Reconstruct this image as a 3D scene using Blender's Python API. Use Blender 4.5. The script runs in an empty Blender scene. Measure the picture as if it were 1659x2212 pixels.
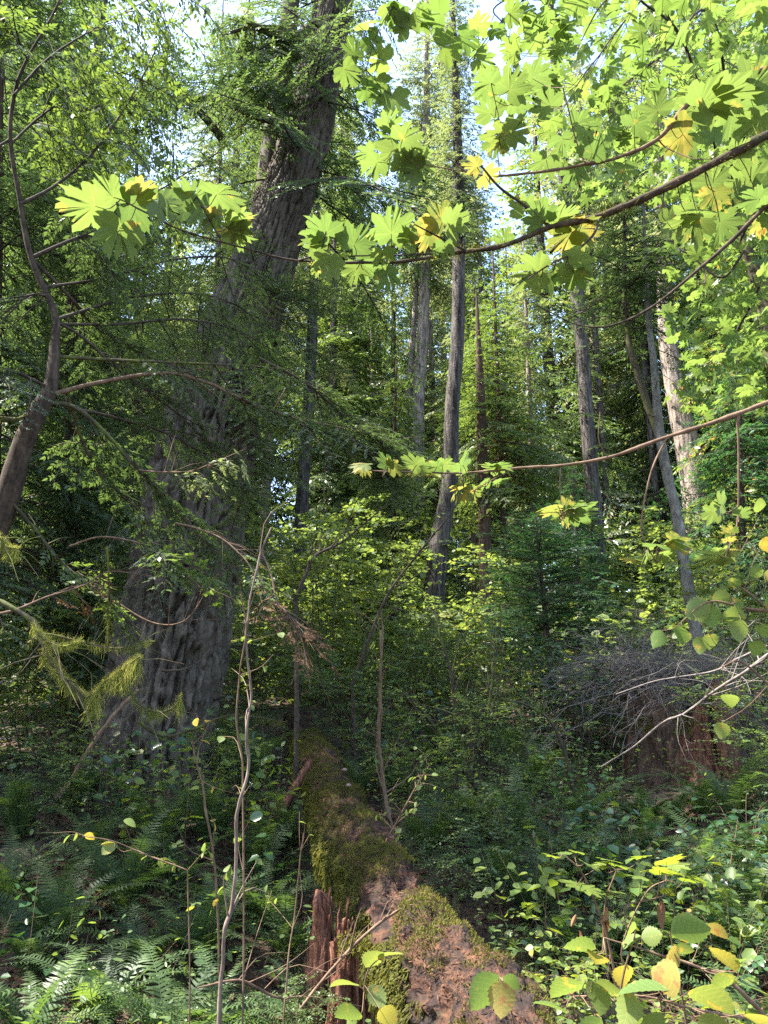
import bpy, math
import numpy as np
from mathutils import Vector, Matrix

# ------------------------------------------------------------------ camera, sky, sun, exposure
SC = bpy.context.scene
COL = SC.collection
TILT = math.radians(15.0)
FPX, CX, CY = 1703.0, 829.5, 1106.0          # photo scale used for surveying positions (1659 x 2212)
CAMZ = 1.6
cam_d = bpy.data.cameras.new('camera')
cam = bpy.data.objects.new('camera', cam_d)
COL.objects.link(cam)
cam.location = (0, 0, CAMZ)
cam.rotation_euler = (math.pi / 2 + TILT, 0, 0)
cam_d.sensor_fit = 'VERTICAL'
cam_d.angle = 2 * math.atan(CY / FPX)
cam_d.clip_start, cam_d.clip_end = 0.05, 2000
SC.camera = cam

SUN_AZ, SUN_EL = math.radians(-91), math.radians(57)     # azimuth from +Y (view direction), minus = to the left
SUN = np.array([math.sin(SUN_AZ) * math.cos(SUN_EL), math.cos(SUN_AZ) * math.cos(SUN_EL), math.sin(SUN_EL)])
world = bpy.data.worlds.new('World')
SC.world = world
world.use_nodes = True
wn = world.node_tree
bg = wn.nodes['Background']
sky = wn.nodes.new('ShaderNodeTexSky')
sky.sky_type = 'NISHITA'
sky.sun_disc = False
sky.sun_elevation = SUN_EL
sky.sun_rotation = SUN_AZ
sky.air_density, sky.dust_density, sky.ozone_density = 1.0, 1.6, 1.0
wn.links.new(sky.outputs[0], bg.inputs[0])
bg.inputs[1].default_value = 0.15
sun_d = bpy.data.lights.new('sun', 'SUN')
sun_d.energy = 5.0
sun_d.angle = math.radians(0.6)
sun_d.color = (1.0, 0.95, 0.86)
sun = bpy.data.objects.new('sun', sun_d)
COL.objects.link(sun)
sun.rotation_euler = Vector(SUN).to_track_quat('Z', 'Y').to_euler()
sun.location = (-20, 5, 30)

vs = SC.view_settings
vs.view_transform = 'Standard'
vs.look = 'None'
vs.gamma = 1.0
vs.use_curve_mapping = False
vs.exposure = 2.5
cy = SC.cycles
cy.max_bounces = 8
cy.diffuse_bounces = 5
cy.glossy_bounces = 2
cy.transmission_bounces = 5
cy.transparent_max_bounces = 4
cy.sample_clamp_indirect = 6.0
cy.caustics_reflective = cy.caustics_refractive = False
cy.use_adaptive_sampling = True
cy.adaptive_threshold = 0.01
cy.use_denoising = False
SC.render.use_persistent_data = False

# ------------------------------------------------------------------ numeric helpers
def RNG(s): return np.random.default_rng(s)

def nrm(a):
    a = np.asarray(a, float)
    return a / np.maximum(np.linalg.norm(a, axis=-1, keepdims=True), 1e-9)

def _hash(ix, iy, iz):
    h = (ix.astype(np.int64) * 374761393 + iy.astype(np.int64) * 668265263 + iz.astype(np.int64) * 2147483647) & 0xffffffff
    h = ((h ^ (h >> 13)) * 1274126177) & 0xffffffff
    h = (h ^ (h >> 16)) & 0xffff
    return h / 65535.0

def noise(p):
    """value noise in [-1, 1] at points p (N, 3)"""
    p = np.asarray(p, float)
    i = np.floor(p); f = p - i
    f = f * f * (3 - 2 * f)
    i = i.astype(np.int64)
    r = 0
    for dx in (0, 1):
        wx = f[..., 0] if dx else 1 - f[..., 0]
        for dy in (0, 1):
            wy = f[..., 1] if dy else 1 - f[..., 1]
            for dz in (0, 1):
                wz = f[..., 2] if dz else 1 - f[..., 2]
                r = r + wx * wy * wz * _hash(i[..., 0] + dx, i[..., 1] + dy, i[..., 2] + dz)
    return r * 2 - 1

def fbm(p, o=4):
    p = np.asarray(p, float)
    a, r = 1.0, 0
    for k in range(o):
        r = r + a * noise(p * 2.03 ** k + 17.3 * k)
        a *= 0.5
    return r

GY = [-40, 0, 2, 4, 6, 8, 10, 12, 16, 30, 60, 140]
GZ = [0.5, 0.0, -0.25, -0.48, -0.15, 0.38, 0.88, 1.4, 2.35, 5.4, 10.5, 17]

def ground(x, y):
    x = np.asarray(x, float); y = np.asarray(y, float)
    p = np.stack([x, y, np.zeros_like(x + y)], -1) if x.shape == y.shape else np.stack(np.broadcast_arrays(x, y, 0.0), -1)
    z = np.interp(y, GY, GZ) + 0.13 * fbm(p * 0.45, 3) + 0.05 * fbm(p * 2.1 + 9, 2)
    z = z + np.clip(x - 2.0, 0, 6) * 0.07
    return z

def gz(x, y): return float(ground(np.array([float(x)]), np.array([float(y)]))[0])

CT, ST = math.cos(TILT), math.sin(TILT)

def hit(px, py):
    """ground point seen at a picture position"""
    v = (CY - py) / FPX
    Y = np.linspace(2.2, 40, 900); dd = Y / (CT - v * ST)
    z = CAMZ + dd * (ST + v * CT); x = dd * (px - CX) / FPX
    k = np.argmax(z < ground(x, Y))
    return np.array([x[k], Y[k], gz(x[k], Y[k])])

def at(px, py, d):
    """survey a point of the place: picture direction and distance along the optical axis"""
    a, v = (px - CX) / FPX, (CY - py) / FPX
    return np.array([d * a, d * (CT - v * ST), CAMZ + d * (ST + v * CT)])

def atY(px, py, Y):
    v = (CY - py) / FPX
    return at(px, py, Y / (CT - v * ST))

def depth(p): return float(p[1] * CT + (p[2] - CAMZ) * ST)

def spot(px, Y):
    """ground point at forward distance Y seen in picture column px"""
    x = 0.0
    for _ in range(4):
        z = gz(x, Y)
        d = Y * CT + (z - CAMZ) * ST
        x = d * (px - CX) / FPX
    return np.array([x, Y, gz(x, Y)])

def resample(pts, n):
    """Catmull-Rom through the points, n samples"""
    p = np.asarray(pts, float)
    if len(p) == 2:
        t = np.linspace(0, 1, n)[:, None]
        return p[0] * (1 - t) + p[1] * t
    q = np.vstack([2 * p[0] - p[1], p, 2 * p[-1] - p[-2]])
    m = len(p) - 1
    u = np.linspace(0, m, n)
    k = np.minimum(u.astype(int), m - 1)
    t = (u - k)[:, None]
    a, b, c, d = q[k], q[k + 1], q[k + 2], q[k + 3]
    return 0.5 * (2 * b + (c - a) * t + (2 * a - 5 * b + 4 * c - d) * t * t + (3 * b - a - 3 * c + d) * t ** 3)

def resample_r(r, n):
    r = np.asarray(r, float)
    return np.interp(np.linspace(0, len(r) - 1, n), np.arange(len(r)), r)

# ------------------------------------------------------------------ mesh building
class Geo:
    def __init__(s): s.v, s.f, s.m, s.t, s.n = [], [], [], [], 0
    def add(s, V, F, mat=0, t=0.5):
        V = np.asarray(V, np.float32).reshape(-1, 3); F = np.asarray(F, np.int64)
        if len(V) == 0: return
        s.v.append(V); s.f.append(F + s.n); s.m.append(np.full(len(F), mat, np.int32))
        s.t.append(np.broadcast_to(np.asarray(t, np.float32), (len(V),)).copy()); s.n += len(V)
    def merge(s, g, M=None, off=(0, 0, 0)):
        for V, F, m, t, in zip(g.v, g.f, g.m, g.t):
            pass
        base = s.n
        for V, F, m, t in zip(g.v, g.f, g.m, g.t):
            W = V if M is None else V @ np.asarray(M, np.float32).T
            s.v.append((W + np.asarray(off, np.float32)).astype(np.float32)); s.f.append(F + base); s.m.append(m); s.t.append(t)
        s.n += g.n
    def flat(s):
        """collapse to one block per face width, for fast repeats"""
        return s
    def mesh(s, name, mats, smooth=True, off=(0, 0, 0)):
        me = bpy.data.meshes.new(name)
        V = np.concatenate(s.v) - np.asarray(off, np.float32)
        me.vertices.add(len(V)); me.vertices.foreach_set('co', V.astype(np.float32).ravel())
        tot = np.concatenate([np.full(len(f), f.shape[1], np.int32) for f in s.f])
        idx = np.concatenate([f.ravel() for f in s.f]).astype(np.int32)
        me.loops.add(len(idx)); me.loops.foreach_set('vertex_index', idx)
        me.polygons.add(len(tot))
        st = np.zeros(len(tot), np.int32); st[1:] = np.cumsum(tot)[:-1]
        me.polygons.foreach_set('loop_start', st)
        me.polygons.foreach_set('material_index', np.concatenate(s.m))
        me.polygons.foreach_set('use_smooth', np.full(len(tot), smooth, bool))
        a = me.attributes.new('tint', 'FLOAT', 'POINT')
        a.data.foreach_set('value', np.concatenate(s.t).astype(np.float32))
        for m in mats: me.materials.append(m)
        me.update(calc_edges=True)
        return me

def obj(name, me, parent=None, loc=(0, 0, 0), kind=None):
    o = bpy.data.objects.new(name, me)
    COL.objects.link(o)
    o.location = loc
    if parent is not None: o.parent = parent
    if kind: o['kind'] = kind
    return o

def thing(name, label, cat, loc=(0, 0, 0), rz=0.0, group=None, me=None, scale=1.0):
    o = bpy.data.objects.new(name, me)
    COL.objects.link(o)
    o.location = loc; o.rotation_euler = (0, 0, rz); o.scale = (scale,) * 3
    o['label'] = label; o['category'] = cat
    if group: o['group'] = group
    return o

def part(name, g, mats, parent, base=(0, 0, 0), smooth=True, kind=None, label=None):
    """mesh given in world coordinates, linked under a thing whose Empty stands at base"""
    o = obj(name, g.mesh(name, mats, smooth, base), parent, kind=kind)
    if label: o['label'] = label
    return o

def copy_tree(root, loc, rz, scale, label, group=None, tilt=(0, 0)):
    r = root.copy(); COL.objects.link(r)
    r.location = loc; r.rotation_euler = (tilt[0], tilt[1], rz); r.scale = (scale,) * 3
    r['label'] = label
    if group: r['group'] = group
    elif 'group' in r: del r['group']
    for ch in root.children:
        c = ch.copy(); COL.objects.link(c); c.parent = r
        for g2 in ch.children:
            d = g2.copy(); COL.objects.link(d); d.parent = c
    return r

def tube(pts, rad, n=6, cap=True):
    p = np.asarray(pts, float); k = len(p)
    r = np.broadcast_to(np.asarray(rad, float), (k,))
    t = nrm(np.gradient(p, axis=0))
    a = np.array([0, 0, 1.0]) if abs(t[0][2]) < .9 else np.array([1.0, 0, 0])
    u = np.empty((k, 3)); x = nrm(np.cross(t[0], a))
    for i in range(k):
        x = nrm(x - t[i] * np.dot(x, t[i])); u[i] = x
    w = np.cross(t, u)
    th = np.arange(n) * 2 * math.pi / n
    V = p[:, None] + r[:, None, None] * (np.cos(th)[None, :, None] * u[:, None] + np.sin(th)[None, :, None] * w[:, None])
    V = V.reshape(-1, 3)
    i = np.arange(k - 1)[:, None] * n; j = np.arange(n)[None]; j2 = (j + 1) % n
    F = np.stack([i + j, i + j2, i + n + j2, i + n + j], -1).reshape(-1, 4)
    return V, F

def strip3(p0, p1, r0, r1):
    """many thin straight three-sided twigs at once: p0, p1 (N, 3)"""
    p0 = np.asarray(p0, float); p1 = np.asarray(p1, float); N = len(p0)
    t = nrm(p1 - p0)
    a = np.where(np.abs(t[:, 2:3]) < .9, np.array([[0, 0, 1.0]]), np.array([[1.0, 0, 0]]))
    u = nrm(np.cross(t, a)); w = np.cross(t, u)
    th = np.arange(3) * 2 * math.pi / 3
    c = np.cos(th)[None, :, None] * u[:, None] + np.sin(th)[None, :, None] * w[:, None]
    r0 = np.broadcast_to(np.asarray(r0, float), (N,))[:, None, None]; r1 = np.broadcast_to(np.asarray(r1, float), (N,))[:, None, None]
    V = np.concatenate([p0[:, None] + r0 * c, p1[:, None] + r1 * c], 1).reshape(-1, 3)
    b = np.arange(N)[:, None, None] * 6
    F = (b + np.array([[0, 1, 4, 3], [1, 2, 5, 4], [2, 0, 3, 5]])[None]).reshape(-1, 4)
    return V, F

def place(tV, tF, P, D, N, S, T=None):
    """copies of a small template: x along D, z along N, scaled by S; returns V, F, tint"""
    P = np.asarray(P, float); D = nrm(D); N = np.asarray(N, float); S = np.broadcast_to(np.asarray(S, float), (len(P),))
    Y = nrm(np.cross(N, D)); Z = np.cross(D, Y)
    R = np.stack([D, Y, Z], -1) * S[:, None, None]
    V = np.einsum('nij,kj->nki', R, tV) + P[:, None]
    k = len(tV)
    F = (np.arange(len(P))[:, None, None] * k + np.asarray(tF)[None]).reshape(-1, np.asarray(tF).shape[1])
    if T is None: T = np.full(len(P), .5)
    return V.reshape(-1, 3), F, np.repeat(T, k)

def rot_z(a):
    c, s = math.cos(a), math.sin(a)
    return np.array([[c, -s, 0], [s, c, 0], [0, 0, 1.0]])

def rot_y(a):
    c, s = math.cos(a), math.sin(a)
    return np.array([[c, 0, s], [0, 1.0, 0], [-s, 0, c]])

def rot_x(a):
    c, s = math.cos(a), math.sin(a)
    return np.array([[1.0, 0, 0], [0, c, -s], [0, s, c]])

# ------------------------------------------------------------------ materials
def new_mat(name):
    m = bpy.data.materials.new(name); m.use_nodes = True
    nt = m.node_tree
    for n in list(nt.nodes): nt.nodes.remove(n)
    out = nt.nodes.new('ShaderNodeOutputMaterial')
    return m, nt, out

def N_(nt, typ, **kw):
    n = nt.nodes.new(typ)
    for k, v in kw.items(): setattr(n, k, v)
    return n

def math_(nt, op, a, b=None, clamp=False):
    n = nt.nodes.new('ShaderNodeMath'); n.operation = op; n.use_clamp = clamp
    for i, x in enumerate((a, b)):
        if x is None: continue
        if isinstance(x, (int, float)): n.inputs[i].default_value = x
        else: nt.links.new(x, n.inputs[i])
    return n.outputs[0]

def mixc(nt, fac, a, b, mode='MIX'):
    n = nt.nodes.new('ShaderNodeMix'); n.data_type = 'RGBA'; n.blend_type = mode
    for s, x in ((0, fac), (6, a), (7, b)):
        if isinstance(x, (int, float)): n.inputs[s].default_value = x
        elif isinstance(x, tuple): n.inputs[s].default_value = (*x, 1)
        else: nt.links.new(x, n.inputs[s])
    return n.outputs[2]

def ramp(nt, x, stops):
    n = nt.nodes.new('ShaderNodeValToRGB')
    e = n.color_ramp.elements
    while len(e) < len(stops): e.new(0.5)
    for el, (p, c) in zip(e, stops):
        el.position = p; el.color = (*c, 1) if isinstance(c, tuple) else (c, c, c, 1)
    nt.links.new(x, n.inputs[0])
    return n.outputs[0]

def leaf_mat(name, c1, c2, gain=(2.2, 2.0, .9), transl=.45, rough=.42, spec=.45, c3=None, spots=None, veins=None, rnd=.35):
    """leaf: colour between c1 and c2 by leaf, partly translucent; spots = (colour, scale, threshold) of autumn blotches; veins = 'maple' | 'pinnate'"""
    m, nt, out = new_mat(name)
    at_ = N_(nt, 'ShaderNodeAttribute', attribute_name='tint').outputs['Fac']
    oi = N_(nt, 'ShaderNodeObjectInfo').outputs['Random']
    x = math_(nt, 'ADD', math_(nt, 'MULTIPLY', at_, 1 - rnd), math_(nt, 'MULTIPLY', oi, rnd))
    stops = [(0.1, c1), (0.8, c2)] + ([(0.97, c3)] if c3 else [])
    col = ramp(nt, x, stops)
    tc = N_(nt, 'ShaderNodeTexCoord').outputs['Object']
    if spots:
        sc, scale, th, edge = spots
        nz = N_(nt, 'ShaderNodeTexNoise'); nz.inputs['Scale'].default_value = scale; nz.inputs['Detail'].default_value = 4
        ad = N_(nt, 'ShaderNodeVectorMath', operation='ADD'); nt.links.new(tc, ad.inputs[0])
        cmb = N_(nt, 'ShaderNodeCombineXYZ'); nt.links.new(math_(nt, 'MULTIPLY', oi, 37.0), cmb.inputs[0]); nt.links.new(math_(nt, 'MULTIPLY', oi, 11.0), cmb.inputs[1])
        nt.links.new(cmb.outputs[0], ad.inputs[1]); nt.links.new(ad.outputs[0], nz.inputs['Vector'])
        f = ramp(nt, nz.outputs['Fac'], [(th, 0.0), (th + edge, 1.0)])
        col = mixc(nt, f, col, sc)
        f2 = ramp(nt, nz.outputs['Fac'], [(th + .15, 0.0), (th + .18, 1.0)])
        col = mixc(nt, f2, col, (0.16, 0.075, 0.02))
    if veins:
        sp = N_(nt, 'ShaderNodeSeparateXYZ'); nt.links.new(tc, sp.inputs[0])
        X, Y = sp.outputs[0], math_(nt, 'ABSOLUTE', sp.outputs[1])
        if veins == 'maple':
            ds = []
            for a in (0, 43, 92):
                ca, sa = math.cos(math.radians(a)), math.sin(math.radians(a))
                d = math_(nt, 'ABSOLUTE', math_(nt, 'SUBTRACT', math_(nt, 'MULTIPLY', Y, ca), math_(nt, 'MULTIPLY', X, sa)))
                ds.append(d)
            d = math_(nt, 'MINIMUM', math_(nt, 'MINIMUM', ds[0], ds[1]), ds[2])
            f = ramp(nt, d, [(0.004, 1.0), (0.016, 0.0)])
        else:
            q = math_(nt, 'PINGPONG', math_(nt, 'SUBTRACT', X, math_(nt, 'MULTIPLY', Y, 0.75)), 0.07)
            d = math_(nt, 'MINIMUM', math_(nt, 'MULTIPLY', q, 1.0), Y)
            f = ramp(nt, d, [(0.003, 1.0), (0.014, 0.0)])
        vc = N_(nt, 'ShaderNodeVectorMath', operation='MULTIPLY'); nt.links.new(col, vc.inputs[0]); vc.inputs[1].default_value = (1.5, 1.25, 1.3)
        col = mixc(nt, math_(nt, 'MULTIPLY', f, .7), col, vc.outputs[0])
    p = N_(nt, 'ShaderNodeBsdfPrincipled')
    nt.links.new(col, p.inputs['Base Color'])
    p.inputs['Roughness'].default_value = rough
    p.inputs['Specular IOR Level'].default_value = spec
    tr = N_(nt, 'ShaderNodeBsdfTranslucent')
    g = N_(nt, 'ShaderNodeVectorMath', operation='MULTIPLY'); nt.links.new(col, g.inputs[0]); g.inputs[1].default_value = gain
    nt.links.new(g.outputs[0], tr.inputs['Color'])
    mx = N_(nt, 'ShaderNodeMixShader'); mx.inputs[0].default_value = transl
    nt.links.new(p.outputs[0], mx.inputs[1]); nt.links.new(tr.outputs[0], mx.inputs[2])
    nt.links.new(mx.outputs[0], out.inputs[0])
    return m

def bark_mat(name, stops, scale=(9, 9, 1.6), bump=.6, dist=.03, moss=None, rough=.9, fine=40, rust=None):
    """stops: colour ramp over a stretched noise; moss = (colour, threshold)"""
    m, nt, out = new_mat(name)
    tc = N_(nt, 'ShaderNodeTexCoord').outputs['Object']
    mp = N_(nt, 'ShaderNodeMapping'); mp.inputs['Scale'].default_value = scale
    nt.links.new(tc, mp.inputs[0])
    n1 = N_(nt, 'ShaderNodeTexNoise'); n1.inputs['Scale'].default_value = 1; n1.inputs['Detail'].default_value = 6; n1.inputs['Roughness'].default_value = .62; n1.inputs['Distortion'].default_value = .4
    nt.links.new(mp.outputs[0], n1.inputs['Vector'])
    n2 = N_(nt, 'ShaderNodeTexNoise'); n2.inputs['Scale'].default_value = fine; n2.inputs['Detail'].default_value = 3
    nt.links.new(tc, n2.inputs['Vector'])
    x = math_(nt, 'ADD', math_(nt, 'MULTIPLY', n1.outputs['Fac'], .75), math_(nt, 'MULTIPLY', n2.outputs['Fac'], .25))
    col = ramp(nt, x, stops)
    n3 = N_(nt, 'ShaderNodeTexNoise'); n3.inputs['Scale'].default_value = 2.3; n3.inputs['Detail'].default_value = 5
    nt.links.new(tc, n3.inputs['Vector'])
    if rust:
        col = mixc(nt, ramp(nt, n3.outputs['Fac'], [(rust[1], 0.0), (rust[1] + .1, 1.0)]), col, rust[0])
    if moss:
        n4 = N_(nt, 'ShaderNodeTexNoise'); n4.inputs['Scale'].default_value = 3.1; n4.inputs['Detail'].default_value = 6; n4.inputs['Roughness'].default_value = .7
        nt.links.new(tc, n4.inputs['Vector'])
        col = mixc(nt, ramp(nt, n4.outputs['Fac'], [(moss[1], 0.0), (moss[1] + .12, 1.0)]), col, moss[0])
    p = N_(nt, 'ShaderNodeBsdfPrincipled')
    nt.links.new(col, p.inputs['Base Color']); p.inputs['Roughness'].default_value = rough; p.inputs['Specular IOR Level'].default_value = .2
    b = N_(nt, 'ShaderNodeBump'); b.inputs['Strength'].default_value = bump; b.inputs['Distance'].default_value = dist
    nt.links.new(x, b.inputs['Height']); nt.links.new(b.outputs[0], p.inputs['Normal'])
    nt.links.new(p.outputs[0], out.inputs[0])
    return m

M = {}
M['fir_bark'] = bark_mat('fir_bark', [(.3, (.024, .019, .015)), (.5, (.075, .060, .046)), (.72, (.155, .13, .104))], (14, 14, 2.2), .8, .02, ((.10, .11, .045), .63))
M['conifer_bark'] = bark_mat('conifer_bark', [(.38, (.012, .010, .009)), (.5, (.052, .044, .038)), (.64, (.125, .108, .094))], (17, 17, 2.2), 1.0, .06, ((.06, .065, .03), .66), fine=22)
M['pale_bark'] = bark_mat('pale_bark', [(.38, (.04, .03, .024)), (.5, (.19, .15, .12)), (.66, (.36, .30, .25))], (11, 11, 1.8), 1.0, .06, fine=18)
M['red_bark'] = bark_mat('red_bark', [(.3, (.02, .014, .011)), (.52, (.062, .038, .026)), (.72, (.125, .075, .05))], (20, 20, 1.2), .9, .02)
M['brown_bark'] = bark_mat('brown_bark', [(.34, (.013, .009, .007)), (.5, (.046, .031, .022)), (.68, (.10, .07, .05))], (20, 20, 5), .7, .01, ((.07, .085, .025), .62))
M['alder_bark'] = bark_mat('alder_bark', [(.34, (.045, .04, .034)), (.52, (.13, .12, .105)), (.7, (.26, .25, .22))], (14, 14, 5), .6, .01, ((.09, .10, .04), .6))
M['mossy_bark'] = bark_mat('mossy_bark', [(.3, (.02, .016, .012)), (.55, (.06, .05, .03)), (.75, (.10, .09, .05))], (18, 18, 8), .8, .012, ((.09, .11, .02), .5))
M['dark_twig'] = bark_mat('dark_twig', [(.3, (.02, .015, .012)), (.55, (.055, .042, .032)), (.75, (.11, .085, .065))], (20, 20, 20), .4, .004, ((.05, .06, .02), .62))
M['grey_twig'] = bark_mat('grey_twig', [(.3, (.08, .065, .06)), (.55, (.16, .135, .12)), (.75, (.26, .225, .205))], (20, 20, 20), .3, .004)
M['tan_twig'] = bark_mat('tan_twig', [(.3, (.06, .036, .022)), (.55, (.14, .09, .058)), (.75, (.25, .17, .115))], (25, 25, 9), .4, .004, ((.09, .10, .03), .66))
M['sapling_bark'] = bark_mat('sapling_bark', [(.3, (.05, .035, .026)), (.5, (.14, .10, .078)), (.7, (.28, .22, .18))], (22, 22, 4), .4, .004, ((.08, .09, .03), .64))
M['rot_red'] = bark_mat('rot_red', [(.32, (.018, .009, .007)), (.48, (.10, .042, .025)), (.68, (.27, .125, .078))], (26, 26, 3.5), 1.0, .02, ((.05, .055, .02), .64), fine=60)
M['log_wood'] = bark_mat('log_wood', [(.36, (.008, .006, .006)), (.47, (.026, .016, .013)), (.57, (.066, .032, .020)), (.74, (.145, .064, .038))], (11, 5, 11), 1.0, .05, ((.030, .034, .012), .58), fine=55)
M['end_grain'] = bark_mat('end_grain', [(.3, (.11, .07, .06)), (.6, (.28, .19, .17))], (20, 20, 20), .5, .008)
M['moss'] = leaf_mat('moss', (.055, .056, .016), (.15, .152, .032), (1.6, 1.5, .9), .4, .8, .1, c3=(.22, .18, .06))
M['hang_moss'] = leaf_mat('hang_moss', (.11, .13, .035), (.27, .28, .075), (1.6, 1.55, 1.0), .5, .8, .1, c3=(.30, .25, .10))
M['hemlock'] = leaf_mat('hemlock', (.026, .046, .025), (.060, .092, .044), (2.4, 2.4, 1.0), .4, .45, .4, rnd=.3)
M['hemlock_sunlit_tone'] = leaf_mat('hemlock_sunlit_tone', (.07, .10, .05), (.15, .175, .085), (2.0, 1.95, 1.2), .42, .45, .4, c3=(.21, .19, .09), rnd=.3)  # paler copy of hemlock: look of sunlit crowns put into the needle colour
M['cedar'] = leaf_mat('cedar', (.045, .072, .030), (.095, .135, .052), (2.3, 2.3, .8), .42, .42, .5, c3=(.20, .09, .03), rnd=.3)
M['young_hemlock'] = leaf_mat('young_hemlock', (.016, .050, .026), (.038, .09, .038), (2.0, 2.2, 1.0), .35, .45, .4)
M['brown_needles'] = leaf_mat('brown_needles', (.05, .026, .014), (.15, .078, .04), (1.4, 1.2, .8), .35, .6, .2)
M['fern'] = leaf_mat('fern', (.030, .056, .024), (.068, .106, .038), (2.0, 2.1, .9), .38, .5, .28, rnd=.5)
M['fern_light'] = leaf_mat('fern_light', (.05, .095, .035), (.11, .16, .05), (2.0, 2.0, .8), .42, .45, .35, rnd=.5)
M['dead_fern'] = leaf_mat('dead_fern', (.10, .045, .02), (.24, .12, .06), (1.2, 1.1, .9), .3, .7, .2)
M['huckle'] = leaf_mat('huckle', (.045, .085, .035), (.11, .16, .05), (2.3, 2.1, .8), .45, .42, .45, c3=(.24, .22, .05), rnd=.3)
M['hazel'] = leaf_mat('hazel', (.075, .12, .035), (.15, .19, .055), (1.8, 1.7, .9), .5, .45, .4, c3=(.32, .24, .04), rnd=.3)
M['salal'] = leaf_mat('salal', (.022, .06, .026), (.05, .10, .035), (1.6, 1.8, .8), .25, .28, .6, c3=(.25, .14, .04))
M['salmon'] = leaf_mat('salmon', (.07, .125, .03), (.16, .20, .04), (2.1, 1.9, .7), .45, .45, .4, c3=(.30, .20, .05))
M['maple_green'] = leaf_mat('maple_green', (.080, .122, .034), (.110, .150, .040), (1.45, 1.5, 1.1), .5, .45, .35, spots=((.20, .16, .04), 1.7, .64, .05), veins='maple', rnd=.9)
M['maple_gold'] = leaf_mat('maple_gold', (.095, .130, .034), (.155, .155, .040), (1.4, 1.4, 1.0), .5, .5, .3, spots=((.22, .185, .05), 1.3, .50, .09), veins='maple', rnd=.9)
M['maple_canopy'] = leaf_mat('maple_canopy', (.070, .118, .030), (.118, .16, .040), (1.6, 1.62, 1.1), .55, .45, .35, c3=(.36, .26, .04), rnd=.5)
M['big_leaf'] = leaf_mat('big_leaf', (.10, .16, .045), (.16, .20, .055), (1.5, 1.45, .9), .45, .5, .35, c3=(.36, .27, .05), spots=((.30, .22, .05), 2.2, .6, .06), veins='pinnate', rnd=.9)
M['yellow_leaf'] = leaf_mat('yellow_leaf', (.19, .18, .05), (.25, .21, .06), (1.4, 1.3, .9), .45, .5, .3, spots=((.26, .14, .05), 2.4, .56, .05), veins='pinnate', rnd=.9)
M['litter'] = leaf_mat('litter', (.03, .018, .011), (.11, .06, .034), (1, 1, 1), .1, .8, .2, c3=(.26, .15, .08))
M['grass'] = leaf_mat('grass', (.06, .12, .02), (.15, .22, .04), (2, 2, .8), .45)

def ground_mat():
    m, nt, out = new_mat('forest_floor')
    tc = N_(nt, 'ShaderNodeTexCoord').outputs['Object']
    a = N_(nt, 'ShaderNodeTexNoise'); a.inputs['Scale'].default_value = 1.4; a.inputs['Detail'].default_value = 8
    b = N_(nt, 'ShaderNodeTexNoise'); b.inputs['Scale'].default_value = 26; b.inputs['Detail'].default_value = 5
    nt.links.new(tc, a.inputs['Vector']); nt.links.new(tc, b.inputs['Vector'])
    c1 = ramp(nt, b.outputs['Fac'], [(.3, (.012, .008, .006)), (.5, (.05, .030, .018)), (.7, (.13, .075, .042))])
    c2 = ramp(nt, b.outputs['Fac'], [(.3, (.012, .016, .006)), (.7, (.06, .075, .02))])
    col = mixc(nt, ramp(nt, a.outputs['Fac'], [(.48, 0.0), (.62, 1.0)]), c1, c2)
    p = N_(nt, 'ShaderNodeBsdfPrincipled'); p.inputs['Roughness'].default_value = .95
    nt.links.new(col, p.inputs['Base Color'])
    bp = N_(nt, 'ShaderNodeBump'); bp.inputs['Strength'].default_value = .8; bp.inputs['Distance'].default_value = .03
    nt.links.new(b.outputs['Fac'], bp.inputs['Height']); nt.links.new(bp.outputs[0], p.inputs['Normal'])
    nt.links.new(p.outputs[0], out.inputs[0])
    return m
M['ground'] = ground_mat()

# ------------------------------------------------------------------ leaf templates (x = tip direction, z = upper side)
DIAMOND_V = np.array([[0, 0, 0], [.45, .16, .0], [1, 0, -.06], [.45, -.16, .0]]); DIAMOND_F = np.array([[0, 3, 2, 1]])
BLADE_V = np.array([[0, .05, 0], [0, -.05, 0], [.4, -.075, .03], [.4, .075, .03], [1, 0, -.05]])
SCALE_V = np.array([[0, 0, 0], [.35, .26, -.02], [.8, .20, -.04], [1, 0, -.05], [.8, -.20, -.04], [.35, -.26, -.02]])
SCALE_F = np.array([[0, 3, 2, 1], [0, 5, 4, 3]])

def oval(n, w, tip=1.0, fold=.08, curl=-.12, teeth=0.0):
    """oval leaf as two fans beside a midrib, n points a side"""
    t = np.linspace(0, 1, n + 2)
    hw = w * np.sin(np.pi * t ** .85) ** .8
    hw[0] = hw[-1] = 0
    V, F = [], []
    for x in t: V.append((x, 0, curl * x * x))
    for s in (1, -1):
        for i, x in enumerate(t[1:-1]):
            k = 1 + (teeth if i % 2 else -teeth)
            V.append((x + .02 * (i % 2), s * hw[i + 1] * k, curl * x * x + fold * hw[i + 1] / w))
    m = n + 2
    for q, s in enumerate((1, -1)):
        o = m + q * n
        side = [0] + [o + i for i in range(n)] + [n + 1]
        for i in range(n + 1):
            if i == 0: f = [0, 1, side[1], side[1]]
            elif i == n: f = [i, i + 1, side[i], side[i]]
            else: f = [i, i + 1, side[i + 1], side[i]]
            if s == 1: pass
            else: f = f[::-1]
            F.append(f)
    tri = [(f[0], f[1], f[2]) if f[2] == f[3] else None for f in F]
    F3 = []
    for f in F:
        u = []
        for a in f:
            if a not in u: u.append(a)
        if len(u) == 3: F3.append(u)
        else: F3 += [[u[0], u[1], u[2]], [u[0], u[2], u[3]]]
    return np.array(V, float), np.array(F3)

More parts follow.
